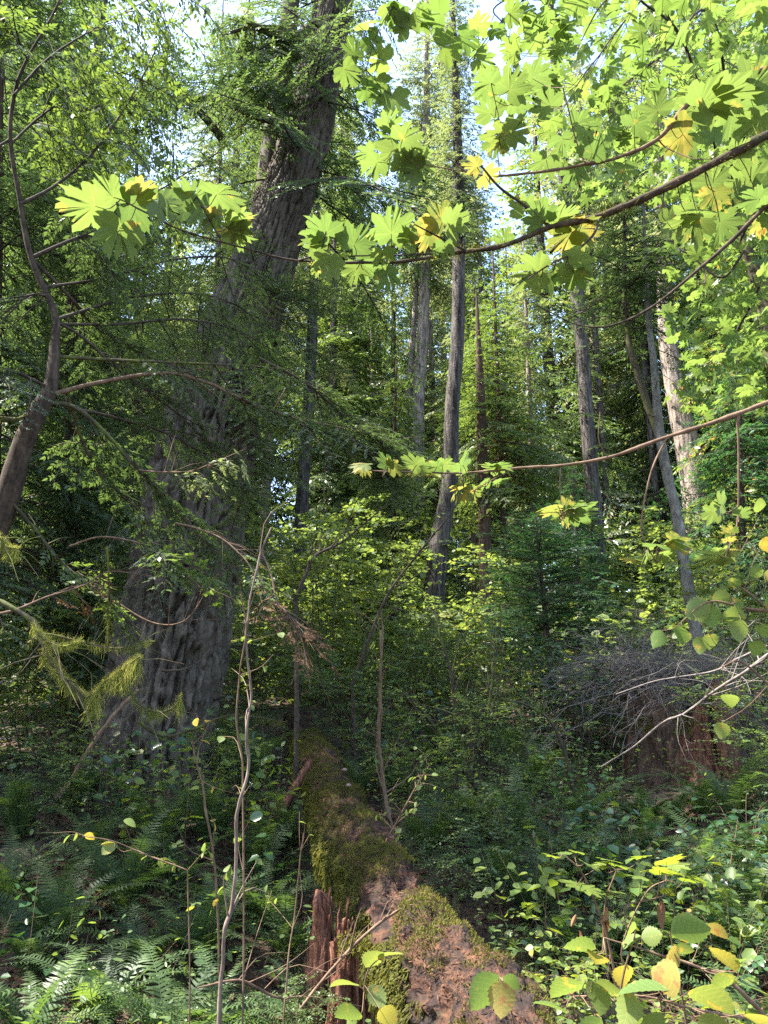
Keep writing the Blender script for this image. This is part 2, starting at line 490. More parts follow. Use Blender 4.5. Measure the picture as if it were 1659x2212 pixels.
SMALL_V, SMALL_F = np.array([[0, 0, 0], [.3, .25, .03], [.72, .24, .02], [1, 0, -.06], [.72, -.24, .02], [.3, -.25, .03]]), np.array([[0, 3, 2, 1], [0, 5, 4, 3]])
ROUND_V, ROUND_F = np.array([[0, 0, 0], [.2, .34, .05], [.6, .42, .04], [1, 0, -.1], [.6, -.42, .04], [.2, -.34, .05]]), np.array([[0, 3, 2, 1], [0, 5, 4, 3]])
HAZEL_V, HAZEL_F = oval(15, .42, fold=.09, curl=-.2, teeth=.075)
SALAL_V, SALAL_F = oval(3, .30, fold=.06, curl=-.12)

MAPLE_HALF = [(0, 1.0), (5, .88), (10, .83), (15, .90), (18, .78), (22, .66), (25, .55), (29, .64), (31, .76), (36, .78), (39, .84), (44, .97), (49, .84), (55, .86), (58, .74), (63, .62), (67, .52), (72, .62), (77, .70), (84, .72), (90, .84), (97, .72), (106, .68), (112, .58), (124, .54), (138, .48), (156, .30), (172, .14)]

def maple_template(rng, curl=.18):
    pts = []; sk = rng.uniform(.82, 1.12)
    for a, r in MAPLE_HALF: pts.append((a + rng.normal(0, 1.6), r * (1 + rng.normal(0, .06))))
    for a, r in reversed(MAPLE_HALF[1:]): pts.append((-a + rng.normal(0, 1.6), r * sk * (1 + rng.normal(0, .06))))
    n = len(pts)
    V = [(0, 0, 0)]
    ph = rng.random() * 6
    for k in (.5, 1.0):
        for a, r in pts:
            A = math.radians(a); x, y = k * r * math.cos(A), k * r * math.sin(A)
            z = -curl * (k * r) ** 2 + .04 * math.sin(3 * A + ph) * k * r + .025 * (k * r) * abs(math.sin(A * 4)) - .08 * y * y * rng.random()
            V.append((x, y, z))
    F = [[0, 1 + i, 1 + (i + 1) % n] for i in range(n - 1)]
    for i in range(n - 1):
        a, b = 1 + i, 2 + i
        F += [[a, a + n, b + n], [a, b + n, b]]
    return np.array(V), np.array(F)
_r = RNG(5)
MAPLES = [maple_template(_r, c) for c in (.05, .10, .15, .2, .08, .26)]
MAPLE_LO_V = np.array([(0, 0, 0)] + [(r * math.cos(math.radians(a)), r * math.sin(math.radians(a)), -.15 * r * r) for a, r in
              [(0, 1), (14, .72), (24, .36), (34, .74), (44, .95), (54, .74), (66, .36), (82, .6), (93, .76), (108, .52), (150, .25), (-150, .25), (-108, .52), (-93, .76), (-82, .6), (-66, .36), (-54, .74), (-44, .95), (-34, .74), (-24, .36), (-14, .72)]])
MAPLE_LO_F = np.array([[0, i, i % 21 + 1] for i in range(1, 22) if i != 11])

# ------------------------------------------------------------------ conifer boughs and crowns
def bough(rng, L, lat=.40, es=.06, ew=1.0, sp=.035, lsp=.09, droop=.22, hang=.12, curve=0.0):
    """one bough along +x: woody stem, side sprays, flat needle sprigs. material 0 needles, 1 wood"""
    g = Geo()
    n = 9
    x = np.linspace(0, L, n)
    ph = rng.random(2) * 6
    st = np.stack([x, .04 * L * np.sin(x / L * 4 + ph[0]) * x / L, -droop * L * (x / L) ** 2 + .02 * L * np.sin(x / L * 7 + ph[1])], -1)
    V, F = tube(st, np.linspace(.007 * L + .003, .002, n), 4); g.add(V, F, 1, rng.random())
    k = max(6, int(L * .9 / lsp))
    P, D, N, S, T, A0, A1 = [], [], [], [], [], [], []
    for i in range(k):
        t = .10 + .90 * (i + rng.random() * .8) / k
        s = 1 if i % 2 else -1
        b = np.array([np.interp(t * L, x, st[:, j]) for j in range(3)])
        ll = L * lat * (max(0.0, 1 - t) ** .75 * .95 + .12) * (.6 + .55 * rng.random()) * min(1, .45 + t * 2.2)
        an = math.radians(rng.uniform(42, 68)) * s
        d = np.array([math.cos(an), math.sin(an), rng.normal(-hang, .10)]); d /= np.linalg.norm(d)
        m = max(3, int(ll / sp))
        u = (np.arange(m) + .5) / m * ll
        q = b + d * u[:, None] + np.array([0, 0, -1.0]) * (u[:, None] ** 2 * hang / max(ll, .05) * .8)
        A0.append(b); A1.append(q[-1])
        tt = .3 + .5 * rng.random()
        for e in (1, -1):
            fl = .75 + .5 * rng.random(m)
            dd = d[None] * rng.uniform(.5, .95, (m, 1)) + np.array([-d[1], d[0], 0])[None] * e * .8 + rng.normal(0, .16, (m, 3)) + np.array([0, 0, -hang])
            P.append(q); D.append(dd); N.append(np.array([0, 0, 1.0]) + rng.normal(0, .35, (m, 3)))
            S.append(es * fl * (1 - .45 * u / (ll + .01))); T.append(np.clip(tt + rng.normal(0, .12, m) + .15 * (u / ll), 0, 1))
        P.append(q[-1:]); D.append(d[None]); N.append(np.array([[0, 0, 1.0]])); S.append([es]); T.append([tt])
    V, F, t = place(DIAMOND_V * [1, ew, 1], DIAMOND_F, np.concatenate(P), np.concatenate(D), np.concatenate(N), np.concatenate(S), np.concatenate(T))
    g.add(V, F, 0, t)
    V, F = strip3(A0, A1, .0022 + .0015 * L, .001); g.add(V, F, 1, .4)
    h = Geo()                                                       # collapse into few blocks
    h.v = g.v; h.f = g.f; h.m = g.m; h.t = g.t; h.n = g.n
    return h

POOLS = {}
STYLES = {
    'hemlock_near': dict(es=.050, ew=1.15, sp=.024, lsp=.062, droop=.25, hang=.12, lat=.46),
    'hemlock': dict(es=.10, ew=1.0, sp=.043, lsp=.092, droop=.28, hang=.18, lat=.46),
    'cedar': dict(es=.105, ew=1.3, sp=.044, lsp=.095, droop=.36, hang=.24, lat=.50),
    'far': dict(es=.22, ew=1.15, sp=.085, lsp=.16, droop=.26, hang=.28, lat=.50),
}

def pool(style, L):
    k = (style, L)
    if k not in POOLS:
        r = RNG(abs(hash(style)) % 1000 if False else sum(map(ord, style)) + int(L * 10))
        POOLS[k] = [bough(r, L, **STYLES[style]) for _ in range(3)]
    return POOLS[k]

LIT = []          # places the sun is known to reach: (point, radius)

def shades(p, r):
    for q, w in LIT:
        d = p - q; s = float(d @ SUN)
        if s > 0.3 and np.linalg.norm(d - s * SUN) < w + r: return True
    return False

def crown(g, rng, trunk, z0, z1, R, n, style, droop=(.0, .35), profile=None, az=None, gap=.0, sunny=False, wood=1, keep=None):
    """boughs round a trunk: trunk(z) gives the axis point; lengths R * profile(t)"""
    for i in range(n):
        t = (i + rng.random()) / n
        z = z0 + (z1 - z0) * t
        a = i * 2.39996 + rng.normal(0, .45) if az is None else rng.uniform(*az)
        pr = (1 - t) ** .8 * .92 + .08 if profile is None else profile(t)
        L = max(.25, R * pr * rng.uniform(.62, 1.12))
        if rng.random() < gap: continue
        b = trunk(z)
        dirv = np.array([math.cos(a), math.sin(a), 0])
        if sunny and shades(b + dirv * L * .55, L * .38): continue
        if keep is not None and not keep(b, b + dirv * L, L): continue
        base = min((.6, 1.0, 1.6, 2.4, 3.4), key=lambda q: abs(q - L))
        src = pool(style, base)[rng.integers(3)]
        Mx = rot_z(a) @ rot_y(rng.uniform(*droop) - .25 * t) @ rot_x(rng.normal(0, .25)) * (L / base)
        g.merge(src, Mx, b)

def axis(pts):
    p = np.asarray(pts, float)
    o = np.argsort(p[:, 2]); p = p[o]
    return lambda z: np.array([np.interp(z, p[:, 2], p[:, 0]), np.interp(z, p[:, 2], p[:, 1]), z])

def trunk_geo(pts, rad, n=14, seed=0, rough=.06, seg=60, flare=1.0):
    p = resample(pts, seg); r = resample_r(rad, seg)
    V, F = tube(p, r, n)
    c = np.repeat(p, n, 0)
    d = V - c
    k = 1 + rough * fbm(V * np.array([6, 6, 2.2]) / max(.3, rad[0] * 3) + seed, 3)
    if flare > 1:
        h = np.repeat(np.linalg.norm(p - p[0], axis=1), n)
        th = np.tile(np.arange(n) * 2 * math.pi / n, seg)
        k *= 1 + (flare - 1) * np.exp(-h / (rad[0] * 2.2)) * (1 + .35 * np.sin(th * 5 + seed))
    g = Geo(); g.add(c + d * k[:, None], F, 0, .5)
    return g

def dead_branches(g, rng, trunk, z0, z1, n, L, r=.012, mat=0, az=None, droop=.25, fork=2):
    for i in range(n):
        z = rng.uniform(z0, z1); a = rng.uniform(0, 6.283) if az is None else rng.uniform(*az)
        l = L * rng.uniform(.4, 1.1)
        b = trunk(z); d = np.array([math.cos(a), math.sin(a), rng.uniform(-droop, droop * .6)])
        pts = [b + d * l * t + np.array([0, 0, -.22 * l * t * t]) + rng.normal(0, .03 * l, 3) * (t > 0) for t in (0, .35, .7, 1)]
        V, F = tube(resample(pts, 7), np.linspace(r, r * .25, 7), 4); g.add(V, F, mat, rng.random())
        for _ in range(rng.integers(0, fork + 1)):
            t = rng.uniform(.3, .9); q = np.array(pts[0]) * (1 - t) + np.array(pts[-1]) * t
            e = nrm(d + rng.normal(0, .7, 3)) * l * rng.uniform(.15, .4)
            V, F = tube([q, q + e * .5 + rng.normal(0, .02, 3), q + e], [r * .45, r * .3, r * .15], 3); g.add(V, F, mat, rng.random())

def moss_on(g, rng, pts, rad, per_m, hang=(.03, .12), width=.10, up=.35, mat=0, drape=1.0):
    """moss tufts over a limb: short blades all round and longer strands that hang below it"""
    p = np.asarray(pts, float); r = np.broadcast_to(np.asarray(rad, float), (len(p),))
    seg = np.linalg.norm(np.diff(p, axis=0), axis=1); cum = np.concatenate([[0], np.cumsum(seg)])
    n = int(cum[-1] * per_m * 3.2)
    if n < 1: return
    s = rng.random(n) * cum[-1]
    q = np.stack([np.interp(s, cum, p[:, j]) for j in range(3)], -1); rr = np.interp(s, cum, r)
    o = nrm(rng.normal(0, 1, (n, 3)))
    clump = .5 + .5 * noise(np.stack([s * 11, s * 0, s * 0 + 3], -1))
    below = rng.random(n) < .55
    D = np.where(below[:, None], np.array([0, 0, -1.0]) + rng.normal(0, .17, (n, 3)), o + np.array([0, 0, .15]))
    S = np.where(below, (hang[0] + (hang[1] - hang[0]) * rng.random(n) ** 2.2) * (.25 + 1.5 * clump ** 1.5) * drape, rng.uniform(.02, .045, n))
    N = rng.normal(0, 1, (n, 3))
    W = np.array([[0, .011, 0], [0, -.011, 0], [.55, -.014, .05], [1, 0, -.03], [.55, .014, .05]]) * [1, width / .10, 1]
    n = n * 2 if n < 0 else n
    T = np.clip(rng.normal(.5, .22, n) + .25 * (clump - .5), 0, 1)
    for k in range(3):
        i = np.arange(k, n, 3); Wk = W + np.array([[0, 0, 0], [0, 0, 0], [0, (-.13, .02, .15)[k], 0], [0, (.10, -.20, .22)[k], 0], [0, (-.13, .02, .15)[k], 0]])
        for Fk in ([[0, 1, 2, 4]], [[4, 2, 3]]):
            V, F, t = place(Wk, np.array(Fk), q[i] + o[i] * rr[i][:, None] * .8, D[i], N[i], S[i], T[i]); g.add(V, F, mat, t)

# ------------------------------------------------------------------ shrubs, ferns
def shrub(rng, nstem, H, spread, lv, lf, lsize, lsp, twig=.4, ntwig=9, sub=1, r0=.008, wood_only=False, flat=.6, lean=0, leafdroop=.15, start=.28):
    """returns (wood, leaves): arching stems, side twigs and alternate leaves"""
    w, l = Geo(), Geo()
    P, D, N, S, T = [], [], [], [], []
    A0, A1 = [], []
    for i in range(nstem):
        a = i * 2.4 + rng.normal(0, .4)
        h = H * rng.uniform(.65, 1.1)
        out = np.array([math.cos(a), math.sin(a), 0]) * spread * rng.uniform(.5, 1.1)
        b = np.array([math.cos(a), math.sin(a), 0]) * .06 * rng.random()
        pts = [b, b + out * .18 + [0, 0, h * .4], b + out * .55 + [0, 0, h * .8], b + out + [0, 0, h * (1 - .1 * rng.random())]]
        pts = resample([q + rng.normal(0, .03 * H, 3) * (k > 0) for k, q in enumerate(pts)], 12)
        rr = np.linspace(r0, r0 * .25, 12)
        V, F = tube(pts, rr, 5); w.add(V, F, 0, rng.random())
        stemtint = rng.random()
        for k in range(ntwig):
            t = start + (1 - start) * (k + rng.random()) / ntwig
            q = np.array([np.interp(t, np.linspace(0, 1, 12), pts[:, j]) for j in range(3)])
            az = rng.random() * 6.283
            d = np.array([math.cos(az), math.sin(az), rng.uniform(-.1, .7)]) * .8 + nrm(out + 1e-6) * .35; d = nrm(d)
            tl = twig * rng.uniform(.45, 1.1) * (1.1 - .5 * t)
            todo = [(q, d, tl, 0)]
            while todo:
                q0, d0, l0, lev = todo.pop()
                m = max(3, int(l0 / lsp))
                u = np.linspace(0, 1, m + 1)[1:]
                side = nrm(np.cross(d0, [0, 0, 1.0]))
                bend = rng.normal(0, .10)
                line = q0 + d0 * (u * l0)[:, None] + np.array([0, 0, -1.0]) * (.22 * l0 * u ** 2)[:, None] + side * (bend * l0 * u ** 2)[:, None]
                A = np.vstack([q0, line[::2] if m > 4 else line])
                A0.append(A[:-1]); A1.append(A[1:])
                if lev < sub:
                    for _ in range(rng.integers(1, 4)):
                        v = rng.integers(0, m)
                        todo.append((line[v], nrm(d0 + side * rng.choice([-1, 1]) * rng.uniform(.5, 1.1) + rng.normal(0, .2, 3)), l0 * rng.uniform(.35, .65), lev + 1))
                if not wood_only:
                    s = np.where(np.arange(m) % 2, 1, -1)[:, None]
                    P.append(line); D.append(d0 * .55 + side * s * .85 + rng.normal(0, .2, (m, 3)) - np.array([0, 0, leafdroop]))
                    N.append(np.array([0, 0, 1.0]) + rng.normal(0, 1 - flat, (m, 3)))
                    S.append(lsize * rng.uniform(.6, 1.15, m)); T.append(np.clip(.25 + .4 * stemtint + rng.normal(0, .18, m), 0, 1))
    V, F = strip3(np.vstack(A0), np.vstack(A1), r0 * .28, r0 * .2); w.add(V, F, 0, .5)
    if not wood_only:
        V, F, t = place(lv, lf, np.concatenate(P), np.concatenate(D), np.concatenate(N), np.concatenate(S), np.concatenate(T))
        l.add(V, F, 0, t)
    return w, l

def frond(rng, L, rise=1.15, fall=1.5, pairs=34, wmax=.125, side=0.0, droop=.25):
    """sword fern frond: rises from the crown at angle rise, arches over by fall radians; two rows of pinnae"""
    n = 26
    t = np.linspace(0, 1, n)
    ang = rise - fall * t ** 1.25
    ds = L / (n - 1)
    x = np.concatenate([[0], np.cumsum(np.cos(ang[:-1]) * ds)]); z = np.concatenate([[0], np.cumsum(np.sin(ang[:-1]) * ds)])
    y = side * L * t ** 2
    p = np.stack([x, y, z], -1)
    g = Geo()
    V, F = tube(p, np.linspace(.0035, .0010, n), 3); g.add(V, F, 0, .35)
    u = np.linspace(.07, .99, pairs)
    q = np.stack([np.interp(u, t, p[:, j]) for j in range(3)], -1)
    tg = nrm(np.stack([np.interp(u, t, np.gradient(p[:, j])) for j in range(3)], -1))
    sd = nrm(np.cross(tg, np.array([0, 0, 1.0]) + tg * .01)); up = np.cross(sd, tg)
    ln = wmax * np.minimum(1, .45 + u * 3.2) * np.clip((1 - u) * 1.55 + .05, 0, 1) ** .8
    for s in (1, -1):
        k = len(u)
        D = sd * s + tg * .28 + up * (.18 - droop * u[:, None]) + rng.normal(0, .09, (k, 3))
        W = np.array([[0, .085, 0], [0, -.085, 0], [.45, -.07, .03], [.45, .075, .03], [1, .0, -.07]])
        tt = np.clip(.5 + rng.normal(0, .18, k), 0, 1)
        S = ln * rng.uniform(.85, 1.1, k)
        N = up + sd * s * .25
        V, F, a = place(W, np.array([[0, 1, 2, 3]]), q, D, N, S, tt); g.add(V, F, 0, a)
        V, F, a = place(W, np.array([[3, 2, 4]]), q, D, N, S, tt); g.add(V, F, 0, a)
    return g

_r = RNG(11)
FROND_ME = []
for k in range(7):
    g = frond(_r, 1.0, _r.uniform(.95, 1.35), _r.uniform(1.3, 2.0), 36, _r.uniform(.10, .135), _r.normal(0, .10))
    FROND_ME.append(g.mesh('frond', [M['fern']]))
FROND_LIGHT = [frond(_r, 1.0, _r.uniform(.9, 1.3), _r.uniform(1.3, 1.9), 36, .12, _r.normal(0, .1)).mesh('frond', [M['fern_light']]) for _ in range(4)]
FROND_DEAD = [frond(_r, 1.0, .55, 1.9, 26, .085, _r.normal(0, .2), .8).mesh('frond', [M['dead_fern']]) for _ in range(2)]

def fern(label, px, py, L, n, seed, group=None, light=0.0, dead=0, sweep=None, dz=.0, off=(0, 0)):
    r = RNG(seed)
    p = hit(px, py) + np.array([off[0], off[1], dz])
    t = thing('sword_fern', label, 'fern', p, 0, group)
    a0 = r.random() * 6.28
    for i in range(n):
        a = a0 + i * 6.283 / n + r.normal(0, .22) if sweep is None else r.uniform(*sweep)
        me = (FROND_LIGHT if r.random() < light else FROND_ME); me = me[r.integers(len(me))]
        f = obj('frond', me, t)
        f.rotation_euler = (r.normal(0, .12), r.normal(0, .16), a); f.scale = (L * r.uniform(.75, 1.1),) * 3
    for i in range(dead):
        f = obj('frond', FROND_DEAD[r.integers(2)], t); f['label'] = 'dead brown frond hanging limp'
        f.rotation_euler = (r.normal(0, .2), r.uniform(0, .4), r.random() * 6.283); f.scale = (L * r.uniform(.6, .9),) * 3
    return t

# ================================================================== THE SETTING
def build_ground():
    xs = np.concatenate([np.linspace(-70, -12, 40), np.linspace(-11.6, 14, 115), np.linspace(14.6, 90, 45)])
    ys = np.concatenate([np.linspace(-30, 1.2, 24), np.linspace(1.4, 18, 105), np.linspace(18.6, 170, 70)])
    X, Y = np.meshgrid(xs, ys)
    Z = ground(X.ravel(), Y.ravel())
    near = np.exp(-((Y.ravel() - 5) / 9) ** 2)
    Z = Z + near * .03 * fbm(np.stack([X.ravel() * 6, Y.ravel() * 6, Z * 0], -1), 3)
    V = np.stack([X.ravel(), Y.ravel(), Z], -1)
    n = len(xs)
    i = np.arange(len(ys) - 1)[:, None] * n + np.arange(n - 1)[None]
    F = np.stack([i, i + 1, i + n + 1, i + n], -1).reshape(-1, 4)
    g = Geo(); g.add(V, F)
    o = obj('ground', g.mesh('ground', [M['ground']]), kind='structure')
build_ground()

# ------------------------------------------------------------------ the great furrowed fir
def build_great_fir():
    Y = 10.0
    rows = [(310, 1720, 260), (325, 1640, 236), (362, 1450, 225), (387, 1300, 222), (410, 1150, 214), (440, 1000, 198), (492, 800, 172), (560, 600, 128), (618, 430, 106), (668, 260, 96), (697, 120, 82), (722, 0, 76), (742, -150, 66)]
    P, R = [], []
    for i, (px, py, w) in enumerate(rows):
        p = atY(px, py, Y + i * .12); P.append(p); R.append(w * .5 * depth(p) / FPX)
    base = P[0].copy(); gzv = gz(base[0], base[1])
    P.insert(0, np.array([base[0] - .10, base[1], base[2] - .75])); R.insert(0, R[0] * 1.12)
    top = P[-1]; P += [top + np.array([.5, .5, 6]), top + np.array([.6, .8, 14])]; R += [R[-1] * .7, .05]
    root = thing('great_fir', 'massive old fir with deeply furrowed grey bark behind the mossy branch', 'tree', (base[0], base[1], gzv))
    o = (base[0], base[1], gzv)
    n, seg = 200, 400
    cut = len(P) - 2
    p = resample(P[:cut], seg); r = resample_r(R[:cut], seg)
    V, F = tube(p, r, n)
    c = np.repeat(p, n, 0); d = V - c
    th = np.tile(np.arange(n) * 2 * math.pi / n, seg)
    s = np.repeat(np.concatenate([[0], np.cumsum(np.linalg.norm(np.diff(p, axis=0), axis=1))]), n)
    rr = np.repeat(r, n)
    q = np.stack([np.cos(th) * .75, np.sin(th) * .75, s * .13], -1) / .085
    warp = fbm(np.stack([np.cos(th) * 1.3, np.sin(th) * 1.3, s * 1.3], -1) * 1.6, 3)
    q = q + np.stack([warp, warp * .7, warp * .5], -1) * .8
    a = np.abs(noise(q)) ; b = np.abs(noise(q * np.array([2.1, 2.1, 2.6]) + 31))
    e = np.clip(a * 5.5, 0, 1); e = e * e * (3 - 2 * e); e2 = np.clip(b * 5, 0, 1)
    ridge = e * (.68 + .32 * e2) + .22 * fbm(V * np.array([7, 7, 3.0]) + 60, 2) * e
    fine = fbm(V * 22, 3)
    fade = np.clip(rr / .7, .35, 1)
    disp = (ridge - .7) * .19 * fade + fine * .016
    h = s
    flare = np.exp(-h / .75) * (.16 + .20 * (np.sin(th * 4 + .6) * .5 + .5) ** 2)
    lump = .05 * fbm(np.stack([np.cos(th), np.sin(th), s * .5], -1) * 1.5 + 3, 2)
    V = c + nrm(d) * (rr + disp + flare * rr * .7 + lump * rr)[:, None]
    g = Geo(); g.add(V, F, 0, ridge)
    part('trunk', g, [M['fir_bark']], root, o)
    g = Geo(); V, F = tube(resample(P[cut - 1:], 12), resample_r(R[cut - 1:], 12), 20); g.add(V, F)
    part('trunk', g, [M['fir_bark']], root, o)
    # second stem that rises beside the main one
    Q = [atY(px, py, 11.2) for px, py in ((470, 900), (505, 760), (540, 600), (572, 420), (596, 260), (616, 110), (632, -40), (650, -250))]
    RQ = [w * .5 * depth(k) / FPX for k, w in zip(Q, (70, 62, 54, 50, 46, 42, 36, 26))]
    part('stem', trunk_geo(Q, RQ, 20, 4, .06, 90), [M['fir_bark']], root, o, label='slimmer second stem rising behind the main one')
    ax = axis(P)
    rng = RNG(21)
    g = Geo()
    for pts, w in (([(665, 62), (640, 78), (600, 62), (560, 58), (520, 40)], 26), ([(648, 132), (618, 100), (590, 78), (548, 60), (500, 70)], 24), ([(600, 262), (540, 246), (470, 214), (410, 214), (330, 210), (250, 222), (165, 240)], 22), ([(640, 230), (590, 196), (560, 180), (520, 178)], 14), ([(480, 300), (440, 250), (380, 190), (330, 150), (290, 120)], 20)):
        Yb = np.linspace(10.4, 9.6, len(pts))
        L = [atY(x, y, yy) for (x, y), yy in zip(pts, Yb)]
        L = resample(L, 24); k = np.linspace(w, w * .28, 24) * .5 * 11.5 / FPX
        b = Geo(); V, F = tube(L, k, 7); V = V + .012 * fbm(V * 9, 2)[:, None]; b.add(V, F, 0, .4)
        br = part('branch', b, [M['mossy_bark']], root, o)
        mg = Geo(); moss_on(mg, rng, L, k, 260, (.03, .09), .14)
        m = part('moss', mg, [M['moss']], br, o, kind='stuff')
        fg = Geo()
        for j in range(16):
            t = rng.uniform(.35, 1); q0 = L[int(t * 23)]
            src = pool('hemlock', 1.0)[rng.integers(3)]
            fg.merge(src, rot_z(rng.random() * 6.28) @ rot_y(rng.uniform(.1, .8)) * rng.uniform(.6, 1.2), q0)
        part('foliage', fg, [M['hemlock'], M['dark_twig']], br, o)
    g = Geo(); dead_branches(g, rng, ax, 2.6, 9, 46, 1.3, .014, az=(-3.6, .3))
    part('twigs', g, [M['dark_twig']], root, o, kind='stuff')
    g = Geo()
    crown(g, rng, ax, atY(0, 1215, 10)[2], atY(0, 520, 10)[2], 2.1, 92, 'hemlock_near', (.1, .75), profile=lambda t: .8, az=(-3.7, .55), gap=.05)
    part('lower_foliage', g, [M['hemlock'], M['dark_twig']], root, o)
    g = Geo()
    crown(g, rng, ax, 9.5, 24, 3.8, 90, 'hemlock', (.1, .6))
    part('crown', g, [M['hemlock'], M['dark_twig']], root, o)
    return root
build_great_fir()

# ------------------------------------------------------------------ the fallen mossy log
LOG_A, LOG_B = np.array([.638, 3.30, .10]), np.array([-1.36, 12.35, 1.68])
LOG_P = [LOG_A + (LOG_B - LOG_A) * t for t in np.linspace(0, 1, 9)]
LOG_P = [p + np.array([.02 * math.sin(i * 1.7) - .13 * math.sin(math.pi * min(1, i / 7)), 0, .02 * math.sin(i * 2.3 + 1)]) for i, p in enumerate(LOG_P)]
LOG_R = [.31, .305, .29, .265, .24, .225, .21, .195, .175]

def build_log():
    rng = RNG(33)
    base = np.array([LOG_A[0], LOG_A[1], gz(*LOG_A[:2])])
    root = thing('fallen_log', 'thick fallen log in green moss and crumbling red wood', 'log', base)
    n, seg = 120, 420
    p = resample(LOG_P, seg); r = resample_r(LOG_R, seg)
    V, F = tube(p, r, n)
    c = np.repeat(p, n, 0); d = nrm(V - c); W0 = V
    big = fbm(V * 2.2, 3); mid = fbm(V * np.array([8, 3, 8]) + 5, 3); fine = fbm(V * 24 + 9, 3)
    rot = np.clip(fbm(V * np.array([3.2, 2.0, 3.2]) + 41, 3) - .15, 0, 1)           # rotten hollows
    cr = np.abs(noise(np.stack([W0[:, 0] * 7, W0[:, 1] * 1.6, W0[:, 2] * 7], -1) + .6 * mid[:, None])); cr = np.clip(1 - cr / .10, 0, 1)
    pit = np.clip(fbm(V * 13 + 70, 2) - .35, 0, 1)
    k = big * .055 + mid * .024 + fine * .012 - rot * .13 - cr * .035 - pit * .05
    W = c + d * (np.repeat(r, n) + k)[:, None]
    g = Geo(); g.add(W, F, 0, np.clip(rot, 0, 1))
    for e in (0, seg - 1):
        ring = W.reshape(seg, n, 3)[e]; cc = p[e] + (p[e] - p[10 if e == 0 else seg - 10]) * -.25
        VV = np.vstack([ring, cc]); FF = np.stack([np.arange(n), (np.arange(n) + 1) % n, np.full(n, n)], -1)
        g.add(VV, FF if e else FF[:, ::-1], 1, .5)
    part('trunk', g, [M['log_wood'], M['end_grain']], root, base)
    # moss as blades where the wood is sound, thick on the left flank
    th = np.tile(np.arange(n) * 2 * math.pi / n, seg)
    up = d[:, 2]; left = -d[:, 0]
    m = fbm(W * 2.6 + 77, 4) + .40 + .42 * left + .12 * up - 2.6 * rot
    ok = np.where((m > -.12) & (up > -.75) & (W[:, 1] < 10.5))[0]
    wgt = np.clip(m[ok] + .35, .05, 1.2); wgt /= (W[ok][:, 1] ** .9); wgt /= wgt.sum()
    idx = rng.choice(ok, 110000, p=wgt)
    P = W[idx] + rng.normal(0, .008, (len(idx), 3)); Dn = d[idx]
    side = (up[idx] < .45)
    D = Dn * .7 + rng.normal(0, .5, (len(idx), 3)) + np.where(side[:, None], np.array([0, 0, -1.1]), np.array([0, 0, .15]))
    S = rng.uniform(.016, .036, len(idx)) * np.where(side, 1.7, 1.0) * (.7 + .3 * np.clip(P[:, 1] / 6, .8, 1.5))
    tint = np.clip(.42 + .30 * fbm(P * 4.5 + 3, 3) + rng.normal(0, .14, len(idx)), 0, 1)
    Wb = np.array([[0, .10, 0], [0, -.10, 0], [.5, -.09, .05], [1, 0, 0], [.5, .09, .05]])
    mg = Geo()
    V, F, t = place(Wb, np.array([[0, 1, 2, 4]]), P, D, Dn + rng.normal(0, .4, D.shape), S, tint); mg.add(V, F, 0, t)
    # hanging curtains below the left edge
    edge = ok[(left[ok] > .55) & (up[ok] < .35) & (W[ok][:, 1] < 8.5)]
    idx = rng.choice(edge, 5200)
    P = W[idx]; D = np.array([0, 0, -1.0]) + rng.normal(0, .10, (len(idx), 3)) + d[idx] * .12
    cl = .5 + .5 * noise(P * np.array([7, 7, 1]))
    V, F, t = place(np.array([[0, .03, 0], [0, -.03, 0], [.6, -.028, .0], [1, 0, 0], [.6, .028, 0]]), np.array([[0, 1, 2, 4], [4, 2, 3, 3]])[:1], P, D, rng.normal(0, 1, D.shape), rng.uniform(.05, .20, len(idx)) * (.4 + cl), np.clip(.5 + rng.normal(0, .2, len(idx)), 0, 1)); mg.add(V, F, 0, t)
    part('moss', mg, [M['moss']], root, base, kind='stuff')
    # rotten red chunks lifted from the surface
    big_r = np.where((rot > .12) & (up > -.1) & (W[:, 1] < 8))[0]
    idx = rng.choice(big_r, 700)
    P = W[idx]; D = rng.normal(0, 1, P.shape) + np.array([-.2, 1.2, .1]); Nn = d[idx] + rng.normal(0, .5, P.shape)
    cg = Geo()
    chip = np.array([[0, .2, 0], [0, -.2, .05], [1, -.16, .0], [1, .15, .06], [.1, .15, .16], [.1, -.12, .16], [.8, -.1, .14], [.8, .1, .14]])
    V, F, t = place(chip, np.array([[4, 5, 6, 7], [0, 1, 5, 4], [1, 2, 6, 5], [2, 3, 7, 6], [3, 0, 4, 7]]), P, D, Nn, rng.uniform(.008, .022, len(P)), rng.random(len(P))); cg.add(V, F, 0, t)
    part('rotten_wood', cg, [M['rot_red']], root, base, kind='stuff')
    # litter of needles on the top
    topi = np.where((up > .55) & (W[:, 1] < 9))[0]; idx = rng.choice(topi, 5200)
    D = rng.normal(0, 1, (len(idx), 3)); D -= d[idx] * np.sum(D * d[idx], 1, keepdims=True)
    lg = Geo(); V, F, t = place(DIAMOND_V * [1, .5, 1], DIAMOND_F, W[idx] + d[idx] * .012, D, d[idx] + rng.normal(0, .3, D.shape), rng.uniform(.015, .05, len(idx)), rng.random(len(idx))); lg.add(V, F, 0, t)
    part('needle_litter', lg, [M['brown_needles']], root, base, kind='stuff')
